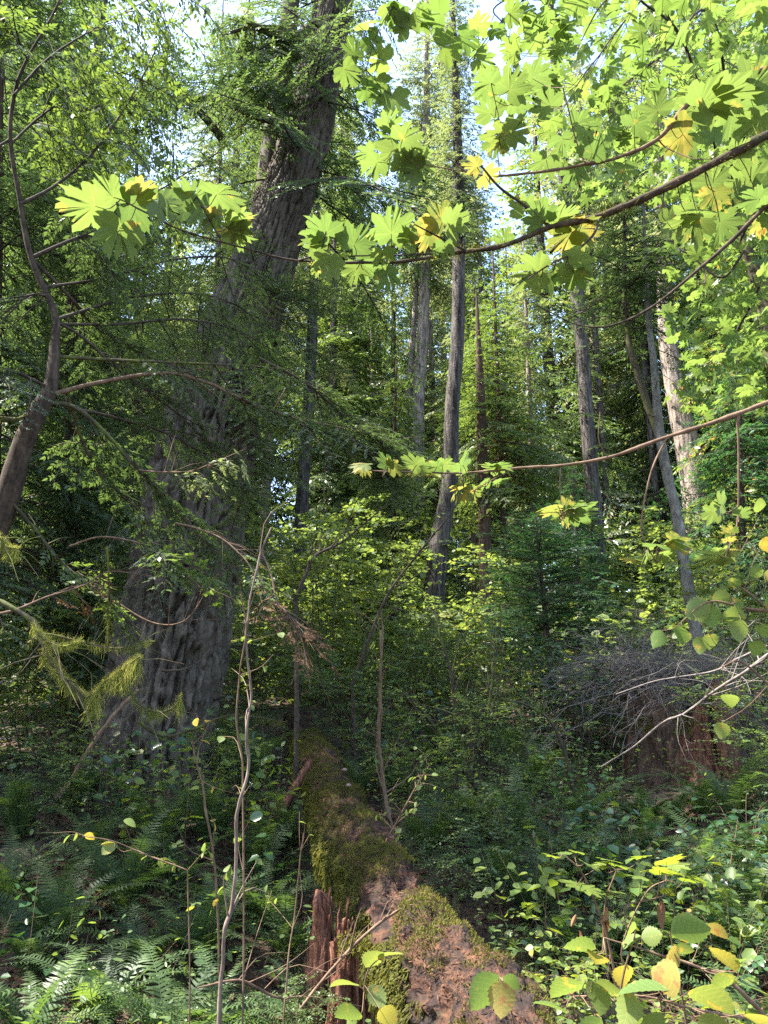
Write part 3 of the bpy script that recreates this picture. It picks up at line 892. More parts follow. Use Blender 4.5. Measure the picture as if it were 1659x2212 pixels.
    # broken limb stub with a pale cut face, and smaller stubs
    for (px, py, d_), rad, ln, dirv in (((772, 1822, 6.1), .085, .20, (-.45, -.75, .35)), ((800, 1905, 5.3), .05, .12, (-.5, -.7, .4))):
        q = at(px, py, d_); dv = nrm(dirv); pts = [q - dv * .15, q, q + dv * ln]
        sg = Geo(); V, F = tube(resample(pts, 8), np.linspace(rad * 1.25, rad * .9, 8), 12); V = V + .008 * fbm(V * 18, 2)[:, None]; sg.add(V, F, 0)
        k = len(V); ring = V[-12:]; sg.add(np.vstack([ring, ring.mean(0) + dv * .012]), np.stack([np.arange(12), (np.arange(12) + 1) % 12, np.full(12, 12)], -1), 1)
        part('branch_stub', sg, [M['log_wood'], M['end_grain']], root, base)
    for px, py, d_ in ((753, 1702, 6.9), (744, 1668, 7.4)):
        q = at(px, py, d_); fg = Geo(); a = np.arange(12) * 2 * math.pi / 12
        pr = [(0, .02), (.020, .010), (.026, 0), (.018, -.006), (0, -.010)]
        V = np.array([[x * math.cos(b), x * math.sin(b) * .7, z] for x, z in pr for b in a]) + q + [0, 0, .02]
        F = np.array([[i * 12 + j, i * 12 + (j + 1) % 12, (i + 1) * 12 + (j + 1) % 12, (i + 1) * 12 + j] for i in range(4) for j in range(12)])
        fg.add(V, F); part('bracket_fungus', fg, [M['end_grain']], root, base)
    return root
build_log()

# ------------------------------------------------------------------ rotten wood: stumps as broken shells
def shell(g, rng, c, r0, r1, a0, a1, zb, zt, thick=.07, na=60, nz=50, jag=.12, ridge=.03, seed=0, mat=0):
    a = np.linspace(a0, a1, na); t = np.linspace(0, 1, nz)
    top = zt + jag * fbm(np.stack([np.cos(a) * 5, np.sin(a) * 5, a * 0 + seed], -1), 4)
    Z = zb + (top[None] - zb) * t[:, None]
    A = np.repeat(a[None], nz, 0)
    q = np.stack([np.cos(A) * 9, np.sin(A) * 9, Z * 1.3 + seed], -1)
    rg = ridge * (1.3 * (np.abs(noise(q)) - .35) + .8 * fbm(q * np.array([1.7, 1.7, 4.5]), 3)) + .045 * fbm(q * np.array([.4, .4, 1.2]) + 4, 2) + .009 * fbm(q * np.array([5, 5, 14.0]), 2)
    R = (r0 + (r1 - r0) * t[:, None] ** .7) + rg
    out = np.stack([c[0] + R * np.cos(A), c[1] + R * np.sin(A), Z], -1)
    R2 = R - thick * (1 - .7 * t[:, None] ** 3)
    inn = np.stack([c[0] + R2 * np.cos(A), c[1] + R2 * np.sin(A), Z], -1)
    n = na
    V = np.vstack([out.reshape(-1, 3), inn.reshape(-1, 3)]); o = na * nz
    i = np.arange(nz - 1)[:, None] * n + np.arange(n - 1)[None]
    F = [np.stack([i, i + 1, i + n + 1, i + n], -1).reshape(-1, 4), np.stack([i + o, i + n + o, i + n + 1 + o, i + 1 + o], -1).reshape(-1, 4)]
    j = (nz - 1) * n + np.arange(n - 1); F.append(np.stack([j, j + 1, j + 1 + o, j + o], -1))
    k = np.arange(nz - 1) * n; F.append(np.stack([k, k + n, k + n + o, k + o], -1))
    k = k + n - 1; F.append(np.stack([k, k + o, k + n + o, k + n], -1))
    g.add(V, np.vstack(F), mat, .5)

def build_stumps():
    rng = RNG(44)
    c = at(758, 2120, 4.75); b = np.array([c[0], c[1], gz(c[0], c[1])])
    root = thing('rotten_stump', 'split rotten stump of red wood propping up the mossy log', 'stump', b)
    zb = b[2] - .25
    for i, (px, d_, r, a0, a1, ytop, th) in enumerate(((722, 4.80, .13, 2.6, 5.6, 1955, .05), (762, 4.60, .13, 3.2, 5.9, 2035, .07), (700, 4.95, .13, 2.2, 4.6, 2060, .05), (792, 4.72, .10, 3.4, 5.6, 2050, .05))):
        q = at(px, 2100, d_); zt = at(px, ytop, d_)[2]
        g = Geo(); shell(g, rng, q, r * 1.25, r * .85, a0, a1, zb, zt, th, 48, 50, .17, .03, i * 7.3)
        s = part('slab', g, [M['rot_red' if i != 2 else 'red_bark']], root, b)
    q = at(768, 2032, 4.5); mg = Geo()
    n = 700; P = np.stack([q[0] + rng.uniform(-.10, .10, n), q[1] + rng.uniform(-.08, .08, n), q[2] + rng.normal(-.03, .03, n)], -1)
    V, F, t = place(np.array([[0, .1, 0], [0, -.1, 0], [.5, -.09, .05], [1, 0, 0], [.5, .09, .05]]), np.array([[0, 1, 2, 4]]), P, rng.normal(0, .6, (n, 3)) + [0, 0, .5], rng.normal(0, 1, (n, 3)), rng.uniform(.02, .045, n), rng.random(n)); mg.add(V, F, 0, t)
    part('moss', mg, [M['moss']], root, b, kind='stuff')
    # tall red stump on the slope
    c = at(1468, 1600, 10.0); b = np.array([c[0], c[1], gz(c[0], c[1])])
    root = thing('red_stump', 'tall decayed red stump crowned with a tangle of bare twigs', 'stump', b)
    zt = at(1468, 1500, 10)[2]
    for i, (a0, a1, dz, r) in enumerate(((2.9, 4.35, 0, .58), (4.3, 5.2, -.25, .55), (5.1, 6.6, .05, .60), (.2, 3.0, -.1, .56))):
        g = Geo(); shell(g, rng, c, r * 1.3, r, a0, a1, b[2] - .3, zt + dz, .16, 50, 44, .16, .06, 3 + i * 5)
        part('slab', g, [M['rot_red' if i != 0 else 'red_bark']], root, b)
    g = Geo(); V, F = tube([c + [0, 0, -1.6 - c[2] + b[2]], c + [0, 0, zt - c[2] - .35]], [.5, .42], 20); g.add(V, F)
    part('core', g, [M['red_bark']], root, b)
    mg = Geo(); n = 3000
    a = rng.uniform(2.6, 6.6, n); z = rng.uniform(zt - .45, zt + .05, n)
    P = np.stack([c[0] + np.cos(a) * .62, c[1] + np.sin(a) * .62, z], -1)
    keep = noise(P * 3.1) > .05; P = P[keep]; n = len(P)
    V, F, t = place(np.array([[0, .05, 0], [0, -.05, 0], [.6, -.05, .0], [1, 0, 0], [.6, .05, 0]]), np.array([[0, 1, 2, 4]]), P, np.array([0, 0, -1.0]) + rng.normal(0, .25, (n, 3)), rng.normal(0, 1, (n, 3)), rng.uniform(.05, .16, n), rng.random(n)); mg.add(V, F, 0, t)
    part('moss', mg, [M['moss']], root, b, kind='stuff')
    return c, zt
RED_C, RED_ZT = build_stumps()

# ------------------------------------------------------------------ single trees
def tree(name, label, rows, Y, bark, top=6.0, seg=60, n=12, seed=0, parts=(), group=None, rough=.07, cat='tree', lean=None, sink=.3, flare=1.25):
    """rows: (column, row, width) of the trunk from its foot up, surveyed at forward distance Y; parts: builders called with (root, origin, axis, rng)"""
    P, R = [], []
    for px, py, w in rows:
        p = atY(px, py, Y); P.append(p); R.append(w * .5 * depth(p) / FPX)
    f = P[0]; g0 = gz(f[0], f[1])
    if f[2] > g0 + .1:
        dv = (P[1] - P[0]); k = (f[2] - g0) / max(dv[2], .2); k = min(k, 1.2)
        foot = np.array([f[0] - dv[0] * k * .5, f[1], g0 - sink]); P.insert(0, foot); R.insert(0, R[0] * 1.12)
    else:
        P[0] = np.array([f[0], f[1], g0 - sink])
    if top: P.append(P[-1] + (P[-1] - P[-2]) / np.linalg.norm(P[-1] - P[-2]) * top); R.append(.02)
    o = (P[0][0], P[0][1], g0)
    root = thing(name, label, cat, o, 0, group)
    part('trunk', trunk_geo(P, R, n, seed, rough, seg, flare), [M[bark]], root, o)
    ax = axis(P)
    rng = RNG(100 + seed)
    for b in parts: b(root, o, ax, rng)
    return root, ax

def crown_part(z0, z1, R, n, style, mat, wood='dark_twig', name='crown', sunny=False, label=None, **kw):
    def f(root, o, ax, rng):
        g = Geo(); crown(g, rng, ax, z0, z1, R, n, style, sunny=sunny, **kw)
        part(name, g, [M[mat], M[wood]], root, o, label=label)
    return f

def limbs_part(z0, z1, n, L, r=.012, mat='dark_twig', az=None, name='twigs', droop=.25):
    def f(root, o, ax, rng):
        g = Geo(); dead_branches(g, rng, ax, z0, z1, n, L, r, az=az, droop=droop)
        part(name, g, [M[mat]], root, o, kind='stuff')
    return f

def zat(py, Y): return float(atY(829, py, Y)[2])

cone = lambda t: (1 - t) ** .7 * .9 + .1
barrel = lambda t: .55 + .45 * math.sin(min(1, t * 1.6 + .25) * math.pi) if t < .6 else (1 - t) * 1.6 + .1

tree('conifer_tree', 'straight grey conifer with bare trunk and ragged bushy top at the middle', [(937, 1330, 47), (947, 1184, 41), (972, 1034, 36), (976, 885, 31), (988, 735, 29), (992, 520, 26), (990, 370, 23), (985, 200, 17), (980, 60, 11)], 16, 'conifer_bark', 5, 70, 18, 1,
     [crown_part(zat(505, 16), zat(-120, 16), 1.3, 190, 'hemlock', 'hemlock_sunlit_tone', droop=(.0, .5), profile=barrel), limbs_part(zat(900, 16), zat(480, 16), 16, .5, .010)])
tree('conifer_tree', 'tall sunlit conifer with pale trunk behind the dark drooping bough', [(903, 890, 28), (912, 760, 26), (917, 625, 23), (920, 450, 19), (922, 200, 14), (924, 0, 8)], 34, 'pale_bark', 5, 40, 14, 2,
     [crown_part(zat(590, 34), zat(-60, 34), 3.66, 130, 'far', 'hemlock_sunlit_tone', profile=barrel)])
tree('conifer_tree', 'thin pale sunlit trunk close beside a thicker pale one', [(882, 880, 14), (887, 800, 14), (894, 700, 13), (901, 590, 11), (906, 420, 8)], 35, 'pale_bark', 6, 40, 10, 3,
     [crown_part(zat(560, 35), zat(200, 35), 2.44, 65, 'far', 'hemlock_sunlit_tone')])
tree('cedar_tree', 'dark brown cedar trunk with a broken top behind the straight grey conifer', [(1057, 1410, 34), (1047, 1164, 27), (1040, 900, 21), (1036, 800, 17)], 18, 'red_bark', 2.2, 40, 12, 4,
     [crown_part(zat(1080, 18), zat(700, 18), 1.59, 49, 'cedar', 'cedar', gap=.2), limbs_part(zat(1150, 18), zat(800, 18), 26, 1.0, .011)])
tree('cedar_tree', 'slender reddish cedar with browning drooping foliage', [(1090, 1200, 14), (1080, 950, 12), (1074, 800, 9), (1068, 640, 5)], 19, 'red_bark', 1.5, 40, 9, 5,
     [crown_part(zat(1050, 19), zat(600, 19), 2.32, 101, 'cedar', 'cedar', profile=barrel), crown_part(zat(1030, 19), zat(840, 19), 1.10, 23, 'cedar', 'brown_needles', name='dead_foliage', label='browned dead foliage'), limbs_part(zat(1120, 19), zat(780, 19), 24, 1.2, .011)])
tree('conifer_tree', 'tall grey conifer with snapped lower limbs rising through maple leaves', [(1294, 1300, 38), (1288, 1159, 34), (1268, 909, 30), (1261, 794, 29), (1245, 625, 28), (1217, 375, 23), (1203, 200, 18), (1190, 20, 14)], 20, 'conifer_bark', 8, 70, 16, 6,
     [crown_part(zat(420, 20), zat(-160, 20), 1.5, 120, 'hemlock', 'hemlock_sunlit_tone', gap=.25), crown_part(zat(1000, 20), zat(560, 20), 1.83, 37, 'hemlock', 'hemlock', gap=.2, name='lower_branches'), limbs_part(zat(1000, 20), zat(560, 20), 30, .8, .012)])
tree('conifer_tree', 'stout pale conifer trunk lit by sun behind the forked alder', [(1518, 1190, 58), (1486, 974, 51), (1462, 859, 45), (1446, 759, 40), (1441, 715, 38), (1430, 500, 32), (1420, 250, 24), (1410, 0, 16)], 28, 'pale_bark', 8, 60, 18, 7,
     [crown_part(zat(560, 28), zat(-150, 28), 3.17, 101, 'far', 'hemlock_sunlit_tone', gap=.2), limbs_part(zat(800, 28), zat(560, 28), 14, .8, .014)])
tree('alder_tree', 'slender mottled alder stem standing behind the red stump', [(1520, 1450, 26), (1497, 1334, 25), (1476, 1209, 25), (1461, 1109, 23), (1443, 1034, 22), (1425, 934, 20), (1412, 784, 15), (1402, 700, 13), (1394, 560, 9), (1390, 430, 5)], 11.5, 'alder_bark', 1, 70, 12, 8,
     [limbs_part(zat(1150, 11.5), zat(480, 11.5), 20, .8, .009), crown_part(zat(620, 11.5), zat(360, 11.5), 0.98, 20, 'hemlock', 'hemlock')])
tree('hemlock_tree', 'thin dark crooked hemlock forking off beside the mottled alder', [(1520, 1440, 17), (1470, 1150, 17), (1424, 945, 18), (1400, 880, 16), (1375, 800, 15), (1357, 734, 14), (1350, 650, 11), (1349, 520, 8), (1347, 400, 5)], 11.9, 'mossy_bark', 1.2, 70, 10, 9,
     [limbs_part(zat(760, 11.9), zat(420, 11.9), 34, 1.5, .013, 'mossy_bark', droop=.5), crown_part(zat(690, 11.9), zat(300, 11.9), 1.83, 63, 'hemlock', 'hemlock', profile=barrel, droop=(-.1, .35), gap=.1)])
tree('conifer_tree', 'thin grey trunk in the gap right of the snapped-limb conifer', [(1303, 980, 17), (1291, 800, 15), (1282, 650, 13), (1275, 480, 9)], 30, 'conifer_bark', 5, 30, 8, 10, [crown_part(zat(640, 30), zat(150, 30), 2.44, 58, 'far', 'hemlock_sunlit_tone')])
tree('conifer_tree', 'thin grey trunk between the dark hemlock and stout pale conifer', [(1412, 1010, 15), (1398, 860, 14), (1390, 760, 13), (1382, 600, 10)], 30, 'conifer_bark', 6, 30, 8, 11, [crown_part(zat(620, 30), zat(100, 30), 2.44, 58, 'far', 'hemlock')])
tree('conifer_tree', 'grey trunk standing in shade just right of the great fir', [(653, 1080, 28), (660, 974, 28), (668, 860, 26), (675, 700, 22), (682, 480, 17)], 24, 'conifer_bark', 6, 40, 12, 12, [crown_part(zat(820, 24), zat(250, 24), 2.44, 87, 'hemlock', 'hemlock_sunlit_tone', gap=.2), limbs_part(zat(900, 24), zat(600, 24), 20, .8, .012)])
tree('conifer_tree', 'narrow mottled trunk half hidden by the edge of the great fir', [(581, 960, 18), (592, 840, 17), (603, 700, 15), (612, 520, 11)], 26, 'pale_bark', 6, 30, 10, 13, [crown_part(zat(640, 26), zat(150, 26), 2.44, 58, 'far', 'hemlock_sunlit_tone')])
tree('hemlock_tree', 'bushy young dark green hemlock left of the bare twig tangle', [(1190, 1480, 16), (1178, 1330, 12), (1168, 1230, 8), (1160, 1150, 4)], 13, 'dark_twig', .3, 30, 8, 14, [crown_part(zat(1430, 13), zat(1120, 13), 1.28, 130, 'hemlock_near', 'young_hemlock', profile=lambda t: .6 + .4 * math.sin(t * 3.1), droop=(-.35, .2))])
tree('hemlock_tree', 'dense dark hemlock in shade beyond the alder foot', [(1615, 1420, 20), (1605, 1200, 16), (1598, 900, 10), (1594, 760, 5)], 15, 'dark_twig', .5, 40, 8, 15, [crown_part(zat(1400, 15), zat(720, 15), 2.32, 174, 'hemlock', 'young_hemlock', profile=cone, droop=(.0, .4))])
tree('hemlock_tree', 'sparse dark hemlock sapling behind the young bushy one', [(1255, 1400, 14), (1246, 1200, 10), (1238, 1040, 5)], 16.5, 'dark_twig', .3, 30, 8, 16, [crown_part(zat(1360, 16.5), zat(1000, 16.5), 1.59, 87, 'hemlock', 'young_hemlock', droop=(.0, .4))])
tree('cedar_tree', 'bright feathery young cedar below the pale sunlit trunks', [(850, 1130, 12), (852, 950, 9), (856, 800, 4)], 21, 'red_bark', .3, 30, 8, 17, [crown_part(zat(1130, 21), zat(790, 21), 2.07, 87, 'cedar', 'cedar', profile=cone)])
tree('cedar_tree', 'feathery light green young cedar right of the grey conifer', [(1020, 1000, 10), (1022, 800, 7), (1024, 620, 3)], 24, 'red_bark', .3, 30, 8, 18, [crown_part(zat(980, 24), zat(590, 24), 2.07, 87, 'cedar', 'cedar', profile=cone)])
# trees behind and beside the great fir
tree('cedar_tree', 'shaded cedar with hanging sprays behind the bent brown trunk', [(150, 1500, 40), (150, 1200, 34), (155, 800, 26), (158, 400, 16), (160, 250, 8)], 13, 'red_bark', 1.5, 50, 12, 19, [crown_part(zat(1420, 13), zat(240, 13), 2.81, 217, 'cedar', 'hemlock', profile=lambda t: .95 - .6 * t, gap=.2), limbs_part(zat(1400, 13), zat(500, 13), 70, 1.8, .014)])
tree('hemlock_tree', 'drooping hemlock filling the gap between bent trunk and great fir', [(300, 1450, 30), (300, 1150, 26), (298, 800, 20), (296, 500, 12), (295, 330, 6)], 17, 'dark_twig', 1, 50, 12, 20, [crown_part(zat(1380, 17), zat(280, 17), 3.17, 188, 'hemlock', 'hemlock_sunlit_tone', gap=.2), limbs_part(zat(1300, 17), zat(500, 17), 50, 1.8, .014)])
tree('cedar_tree', 'tall cedar at the extreme left with dense high sprays', [(-30, 1500, 50), (-20, 1100, 40), (-10, 600, 28), (0, 100, 16)], 11, 'red_bark', 4, 50, 12, 21, [crown_part(zat(1300, 11), zat(-250, 11), 2.93, 174, 'cedar', 'hemlock', profile=lambda t: .95 - .3 * t, gap=.15), limbs_part(zat(1450, 11), zat(300, 11), 60, 1.6, .012)])
tree('hemlock_tree', 'pale sunlit hemlock whose top shows left of the great fir stem', [(455, 1300, 22), (460, 1000, 18), (470, 600, 13), (478, 200, 7)], 22, 'conifer_bark', 4, 40, 10, 22, [crown_part(zat(1200, 22), zat(-40, 22), 3.29, 188, 'hemlock', 'hemlock_sunlit_tone', gap=.15)])

# ------------------------------------------------------------------ the bent tree at the left edge and its long boughs
def build_bent():
    rng = RNG(51)
    rows = [(-130, 1620, 90, 6.3), (-75, 1330, 74, 6.2), (-25, 1180, 62, 6.1), (12, 1085, 54, 6.05), (50, 960, 44, 6), (88, 880, 38, 6), (110, 835, 30, 6), (119, 735, 20, 6), (117, 675, 15, 6), (65, 550, 12, 5.95), (42, 425, 10, 5.9), (22, 300, 9, 5.8), (32, 200, 8, 5.75), (60, 125, 6, 5.7), (115, 30, 5, 5.6), (160, -80, 4, 5.5)]
    P = [atY(a, b, y) for a, b, w, y in rows]; R = [w * .5 * depth(p) / FPX for (a, b, w, y), p in zip(rows, P)]
    f = P[0]; g0 = gz(f[0], f[1])
    P.insert(0, np.array([f[0] - .25, f[1], g0 - .3])); R.insert(0, R[0] * 1.3)
    o = (P[0][0], P[0][1], g0)
    root = thing('bent_hemlock', 'brown leaning hemlock trunk that bends into a thin dark stem', 'tree', o)
    part('trunk', trunk_geo(P, R, 18, 3, .07, 140, 1.1), [M['brown_bark']], root, o)
    def limb(pts, w, Yr, mat='dark_twig', foliage=0, style='hemlock_near', fmat='hemlock', moss=0, seedlen=(.35, .9), frm=.3, drp=(.1, .7), label=None, mossmat='moss', mhang=(.03, .08), mfrom=0.0, spread=(-1.1, 1.1), name='branch', drape=1.0, flab=None):
        Yr = np.linspace(Yr[0], Yr[1], len(pts)) if np.ndim(Yr) else np.full(len(pts), Yr)
        L = resample([atY(x, y, yy) for (x, y), yy in zip(pts, Yr)], 34)
        k = np.linspace(w, max(1.6, w * .22), 34) * .5 * np.array([depth(q) for q in L]) / FPX
        g = Geo(); V, F = tube(L, k, 7); g.add(V + (.25 * k.max()) * fbm(V * 14, 2)[:, None], F, 0, .5)
        for _ in range(int(len(pts) * 2)):
            i = rng.integers(8, 33); d = nrm(L[i] - L[i - 1]) + rng.normal(0, .7, 3); l = rng.uniform(.12, .5)
            V, F = tube([L[i], L[i] + nrm(d) * l * .5, L[i] + nrm(d) * l + [0, 0, -.04]], [k[i] * .5, k[i] * .35, .0012], 3); g.add(V, F, 0, .5)
        b = part(name, g, [M[mat]], root, o, label=label)
        if moss:
            mg = Geo(); q0 = int(mfrom * 34); moss_on(mg, rng, L[q0:], k[q0:] * 1.3, moss, mhang, .10, drape=drape); part('moss', mg, [M[mossmat]], b, o, kind='stuff')
        if foliage:
            fg = Geo()
            for j in range(foliage):
                t = frm + (1 - frm) * (j + rng.random()) / foliage
                i = int(t * 32); dv = L[i + 1] - L[i]
                a = math.atan2(dv[1], dv[0]) + rng.uniform(*spread)
                l = rng.uniform(*seedlen); base = 1.0 if l > .5 else .6
                fg.merge(pool(style, base)[rng.integers(3)], rot_z(a) @ rot_y(rng.uniform(*drp)) @ rot_x(rng.normal(0, .3)) * (l / base), L[i])
            part('foliage', fg, [M[fmat], M['dark_twig']], b, o, label=flab)
        return L
    # dark drooping bough that reaches the middle of the picture
    limb([(120, 850), (215, 826), (350, 806), (440, 824), (560, 878), (680, 912), (800, 940), (880, 985)], 11, (6, 7.4), 'tan_twig', 58, 'hemlock_near', 'hemlock', 0, (.35, .85), .52, (-.1, .75), 'long arching bough that ends in a dark drooping fan')
    limb([(560, 775), (640, 815), (700, 860), (760, 925), (800, 985), (830, 1050)], 7, (7.0, 7.6), 'dark_twig', 40, 'hemlock_near', 'hemlock', 0, (.3, .75), .25, (.1, .9))
    limb([(118, 770), (250, 778), (370, 783), (530, 790), (640, 800)], 9, (6, 6.9), 'mossy_bark', 16, 'hemlock_near', 'hemlock', 120, (.3, .8), .35)
    limb([(90, 865), (170, 885), (250, 960), (330, 1050), (420, 1145), (520, 1255)], 12, (6, 6.6), 'mossy_bark', 16, 'cedar', 'hemlock', 60, (.3, .7), .3)
    limb([(140, 830), (160, 900), (200, 1000), (280, 1085), (345, 1150)], 11, (6.1, 6.9), 'mossy_bark', 14, 'cedar', 'hemlock', 90, (.3, .8), .3)
    limb([(20, 1080), (65, 1130), (130, 1210), (200, 1270), (262, 1310)], 9, (6, 6.3), 'mossy_bark', 8, 'cedar', 'cedar', 80, (.25, .6), .4)
    limb([(115, 690), (180, 730), (260, 800), (390, 900), (470, 985), (540, 1080)], 8, (6, 7.2), 'dark_twig', 22, 'hemlock_near', 'hemlock', 0, (.3, .8), .3)
    limb([(60, 560), (150, 520), (205, 500), (240, 468), (330, 420), (470, 330)], 9, (6, 6.8), 'dark_twig', 22, 'cedar', 'hemlock', 0, (.4, .9), .25)
    limb([(75, 565), (150, 640), (200, 700), (300, 760), (420, 810)], 8, (6, 7), 'dark_twig', 20, 'hemlock_near', 'hemlock', 0, (.3, .8), .25)
    limb([(118, 700), (260, 700), (400, 690), (520, 720), (600, 800)], 7, (6, 8.6), 'dark_twig', 17, 'hemlock_near', 'hemlock', 0, (.35, .9), .3)
    limb([(100, 620), (230, 600), (380, 560), (500, 560), (590, 620)], 7, (6, 8.8), 'dark_twig', 17, 'hemlock_near', 'hemlock', 0, (.35, .9), .3)
    limb([(90, 870), (240, 900), (390, 950), (500, 1040), (590, 1150)], 8, (6, 8.2), 'dark_twig', 17, 'hemlock_near', 'hemlock', 0, (.35, .9), .3)
    limb([(118, 690), (300, 640), (460, 640), (580, 700)], 7, (6, 8.8), 'dark_twig', 17, 'hemlock_near', 'hemlock', 0, (.35, .9), .35)
    limb([(45, 440), (120, 400), (200, 330), (275, 225), (330, 120), (385, 10)], 8, (5.9, 6.6), 'dark_twig', 18, 'cedar', 'hemlock', 0, (.4, .9), .2)
    limb([(24, 310), (90, 250), (180, 190), (280, 150)], 6, (5.8, 6.3), 'dark_twig', 18, 'cedar', 'cedar', 0, (.35, .8), .2)
    limb([(30, 205), (100, 130), (190, 70), (300, 10), (400, -40)], 6, (5.7, 6.3), 'dark_twig', 26, 'cedar', 'cedar', 0, (.4, 1.0), .15)
    limb([(60, 130), (20, 60), (-20, 0)], 5, (5.7, 5.4), 'dark_twig', 14, 'cedar', 'cedar', 0, (.4, .9), .1)
    limb([(22, 300), (-30, 330), (-80, 340)], 6, (5.8, 5.6), 'dark_twig', 10, 'cedar', 'cedar', 0, (.4, .9), .1)
    limb([(110, 640), (60, 640), (0, 700), (-60, 760)], 6, (6, 5.6), 'dark_twig', 14, 'hemlock_near', 'hemlock', 0, (.3, .8), .1)
    limb([(0, 905), (40, 905), (75, 880)], 14, (5.8, 6), 'mossy_bark', 0, moss=260)
    limb([(110, 840), (20, 800), (-60, 820)], 8, (6, 5.4), 'dark_twig', 14, 'hemlock_near', 'hemlock', 0, (.3, .8), .1)
    # tan twigs crossing in front of the furrowed bark
    limb([(-20, 1330), (40, 1315), (100, 1290), (180, 1265), (235, 1235), (330, 1245)], 7, (5.6, 5.8), 'tan_twig', 6, 'cedar', 'brown_needles', 0, (.12, .3), .4, label='tan twig carrying a few browned sprays')
    limb([(150, 1180), (215, 1160), (290, 1170), (330, 1190), (360, 1212), (390, 1235)], 5, (5.6, 5.5), 'tan_twig', 15, 'cedar', 'cedar', 0, (.2, .5), .45, (-.1, .4), label='twig with a sunlit silvery spray', spread=(-1.4, 1.4))
    limb([(300, 1016), (350, 1020), (410, 1018), (460, 1000), (530, 970)], 5, (6.2, 6.0), 'tan_twig', 10, 'cedar', 'hemlock_sunlit_tone', 0, (.15, .4), .35)
    limb([(380, 1130), (420, 1140), (475, 1162), (520, 1198), (550, 1240), (565, 1300)], 5, (5.6, 5.4), 'tan_twig', 3, 'cedar', 'cedar', 0, (.15, .3), .5)
    limb([(560, 1180), (585, 1240), (600, 1300), (625, 1330), (650, 1370), (662, 1440)], 5, (6.4, 6.0), 'tan_twig', 12, 'hemlock_near', 'brown_needles', 0, (.2, .5), .3, (.4, 1.0))
    limb([(350, 1190), (450, 1240), (560, 1290), (640, 1330), (700, 1400)], 6, (6.6, 7.4), 'dark_twig', 24, 'hemlock_near', 'hemlock', 0, (.3, .75), .3, (.2, .9))
    # the moss-hung limb
    limb([(-60, 1290), (0, 1300), (72, 1345), (96, 1400), (118, 1440), (152, 1478), (190, 1506), (222, 1478), (262, 1446), (303, 1418)], 15, (5.4, 5.2), 'mossy_bark', 0, moss=2600, label='dead limb thickly draped in bright hanging moss', mossmat='hang_moss', mhang=(.02, .16), mfrom=.33, name='mossy_branch')
    limb([(72, 1348), (95, 1378), (125, 1396), (155, 1392), (178, 1380)], 8, (5.25, 5.2), 'mossy_bark', 0, moss=1500, mossmat='hang_moss', mhang=(.03, .10), name='mossy_branch')
    limb([(262, 1460), (300, 1520), (340, 1538), (375, 1528), (392, 1500)], 7, (5.2, 5.3), 'mossy_bark', 0, moss=700, mossmat='hang_moss', mhang=(.05, .16), name='mossy_branch')
    limb([(232, 1180), (235, 1260), (234, 1330), (233, 1400)], 4, (5.8, 5.8), 'mossy_bark', 0, moss=500, mhang=(.02, .06), name='mossy_branch')
    limb([(60, 1390), (100, 1370), (240, 1400), (300, 1390), (330, 1385)], 6, (5.6, 6.2), 'mossy_bark', 0, moss=500, mossmat='hang_moss', mhang=(.02, .08), name='mossy_branch')
    limb([(250, 1300), (330, 1345), (400, 1340), (450, 1270), (470, 1240)], 4, (6.4, 6.2), 'tan_twig')
    limb([(300, 1560), (350, 1590), (420, 1575), (500, 1545), (620, 1560)], 8, (7.6, 8.2), 'mossy_bark', 0, moss=400, mhang=(.02, .06), name='mossy_branch')
    limb([(350, 1450), (400, 1445), (440, 1420), (480, 1360)], 5, (7.0, 7.6), 'dark_twig')
    limb([(-40, 1140), (0, 1160), (10, 1180), (40, 1185)], 8, (4.6, 4.6), 'mossy_bark', 0, moss=1500, mossmat='hang_moss', mhang=(.05, .2), name='mossy_branch')
build_bent()

# ------------------------------------------------------------------ far conifers: three kinds, copied
def far_kind(k, name, label, mat, bark, H, R, n, z0):
    rng = RNG(70 + k)
    root = thing(name, label, 'tree', (0, 0, 0))
    P = [np.array([0, 0, -.5]), np.array([.1, 0, H * .3]), np.array([.15, .1, H * .7]), np.array([.1, 0, H])]
    part('trunk', trunk_geo(P, [.26, .21, .13, .03], 10, k, .05, 30), [M[bark]], root)
    g = Geo(); crown(g, rng, axis(P), z0, H - .2, R, n, 'far', (.05, .5), profile=(cone if k != 1 else barrel), gap=.12)
    part('crown', g, [M[mat], M['dark_twig']], root)
    g = Geo(); dead_branches(g, rng, axis(P), z0 * .35, z0 * 1.2, 14, 1.2, .02); part('twigs', g, [M['dark_twig']], root, kind='stuff')
    return root
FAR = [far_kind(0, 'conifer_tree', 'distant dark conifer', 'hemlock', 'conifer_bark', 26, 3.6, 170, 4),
       far_kind(1, 'conifer_tree', 'distant sunlit conifer', 'hemlock_sunlit_tone', 'pale_bark', 27, 3.4, 170, 5),
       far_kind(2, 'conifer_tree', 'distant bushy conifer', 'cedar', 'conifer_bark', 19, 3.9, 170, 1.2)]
KIND_WORD = ['dark narrow', 'pale sunlit', 'bushy low-branched']
SKYLINE = ([-200, 0, 100, 150, 360, 410, 690, 740, 880, 910, 1020, 1050, 1210, 1250, 1800], [-200, -100, 0, 250, 270, -150, -100, 270, 270, -100, -100, 420, 440, -100, -150])
COLUMNS = [(120, 'beyond the bent brown trunk'), (360, 'beyond the shaded cedar'), (600, 'behind the great fir'), (740, 'right of the great fir'), (870, 'under the white patch of sky'), (1040, 'behind the straight grey conifer'), (1190, 'behind the slender reddish cedar'), (1340, 'behind the snapped-limb conifer'), (1500, 'behind the mottled alder'), (3000, 'beyond the dense dark hemlock')]
_rf = RNG(77); _nf = 0; _seen = {}
FAR_H = (26, 27, 19)
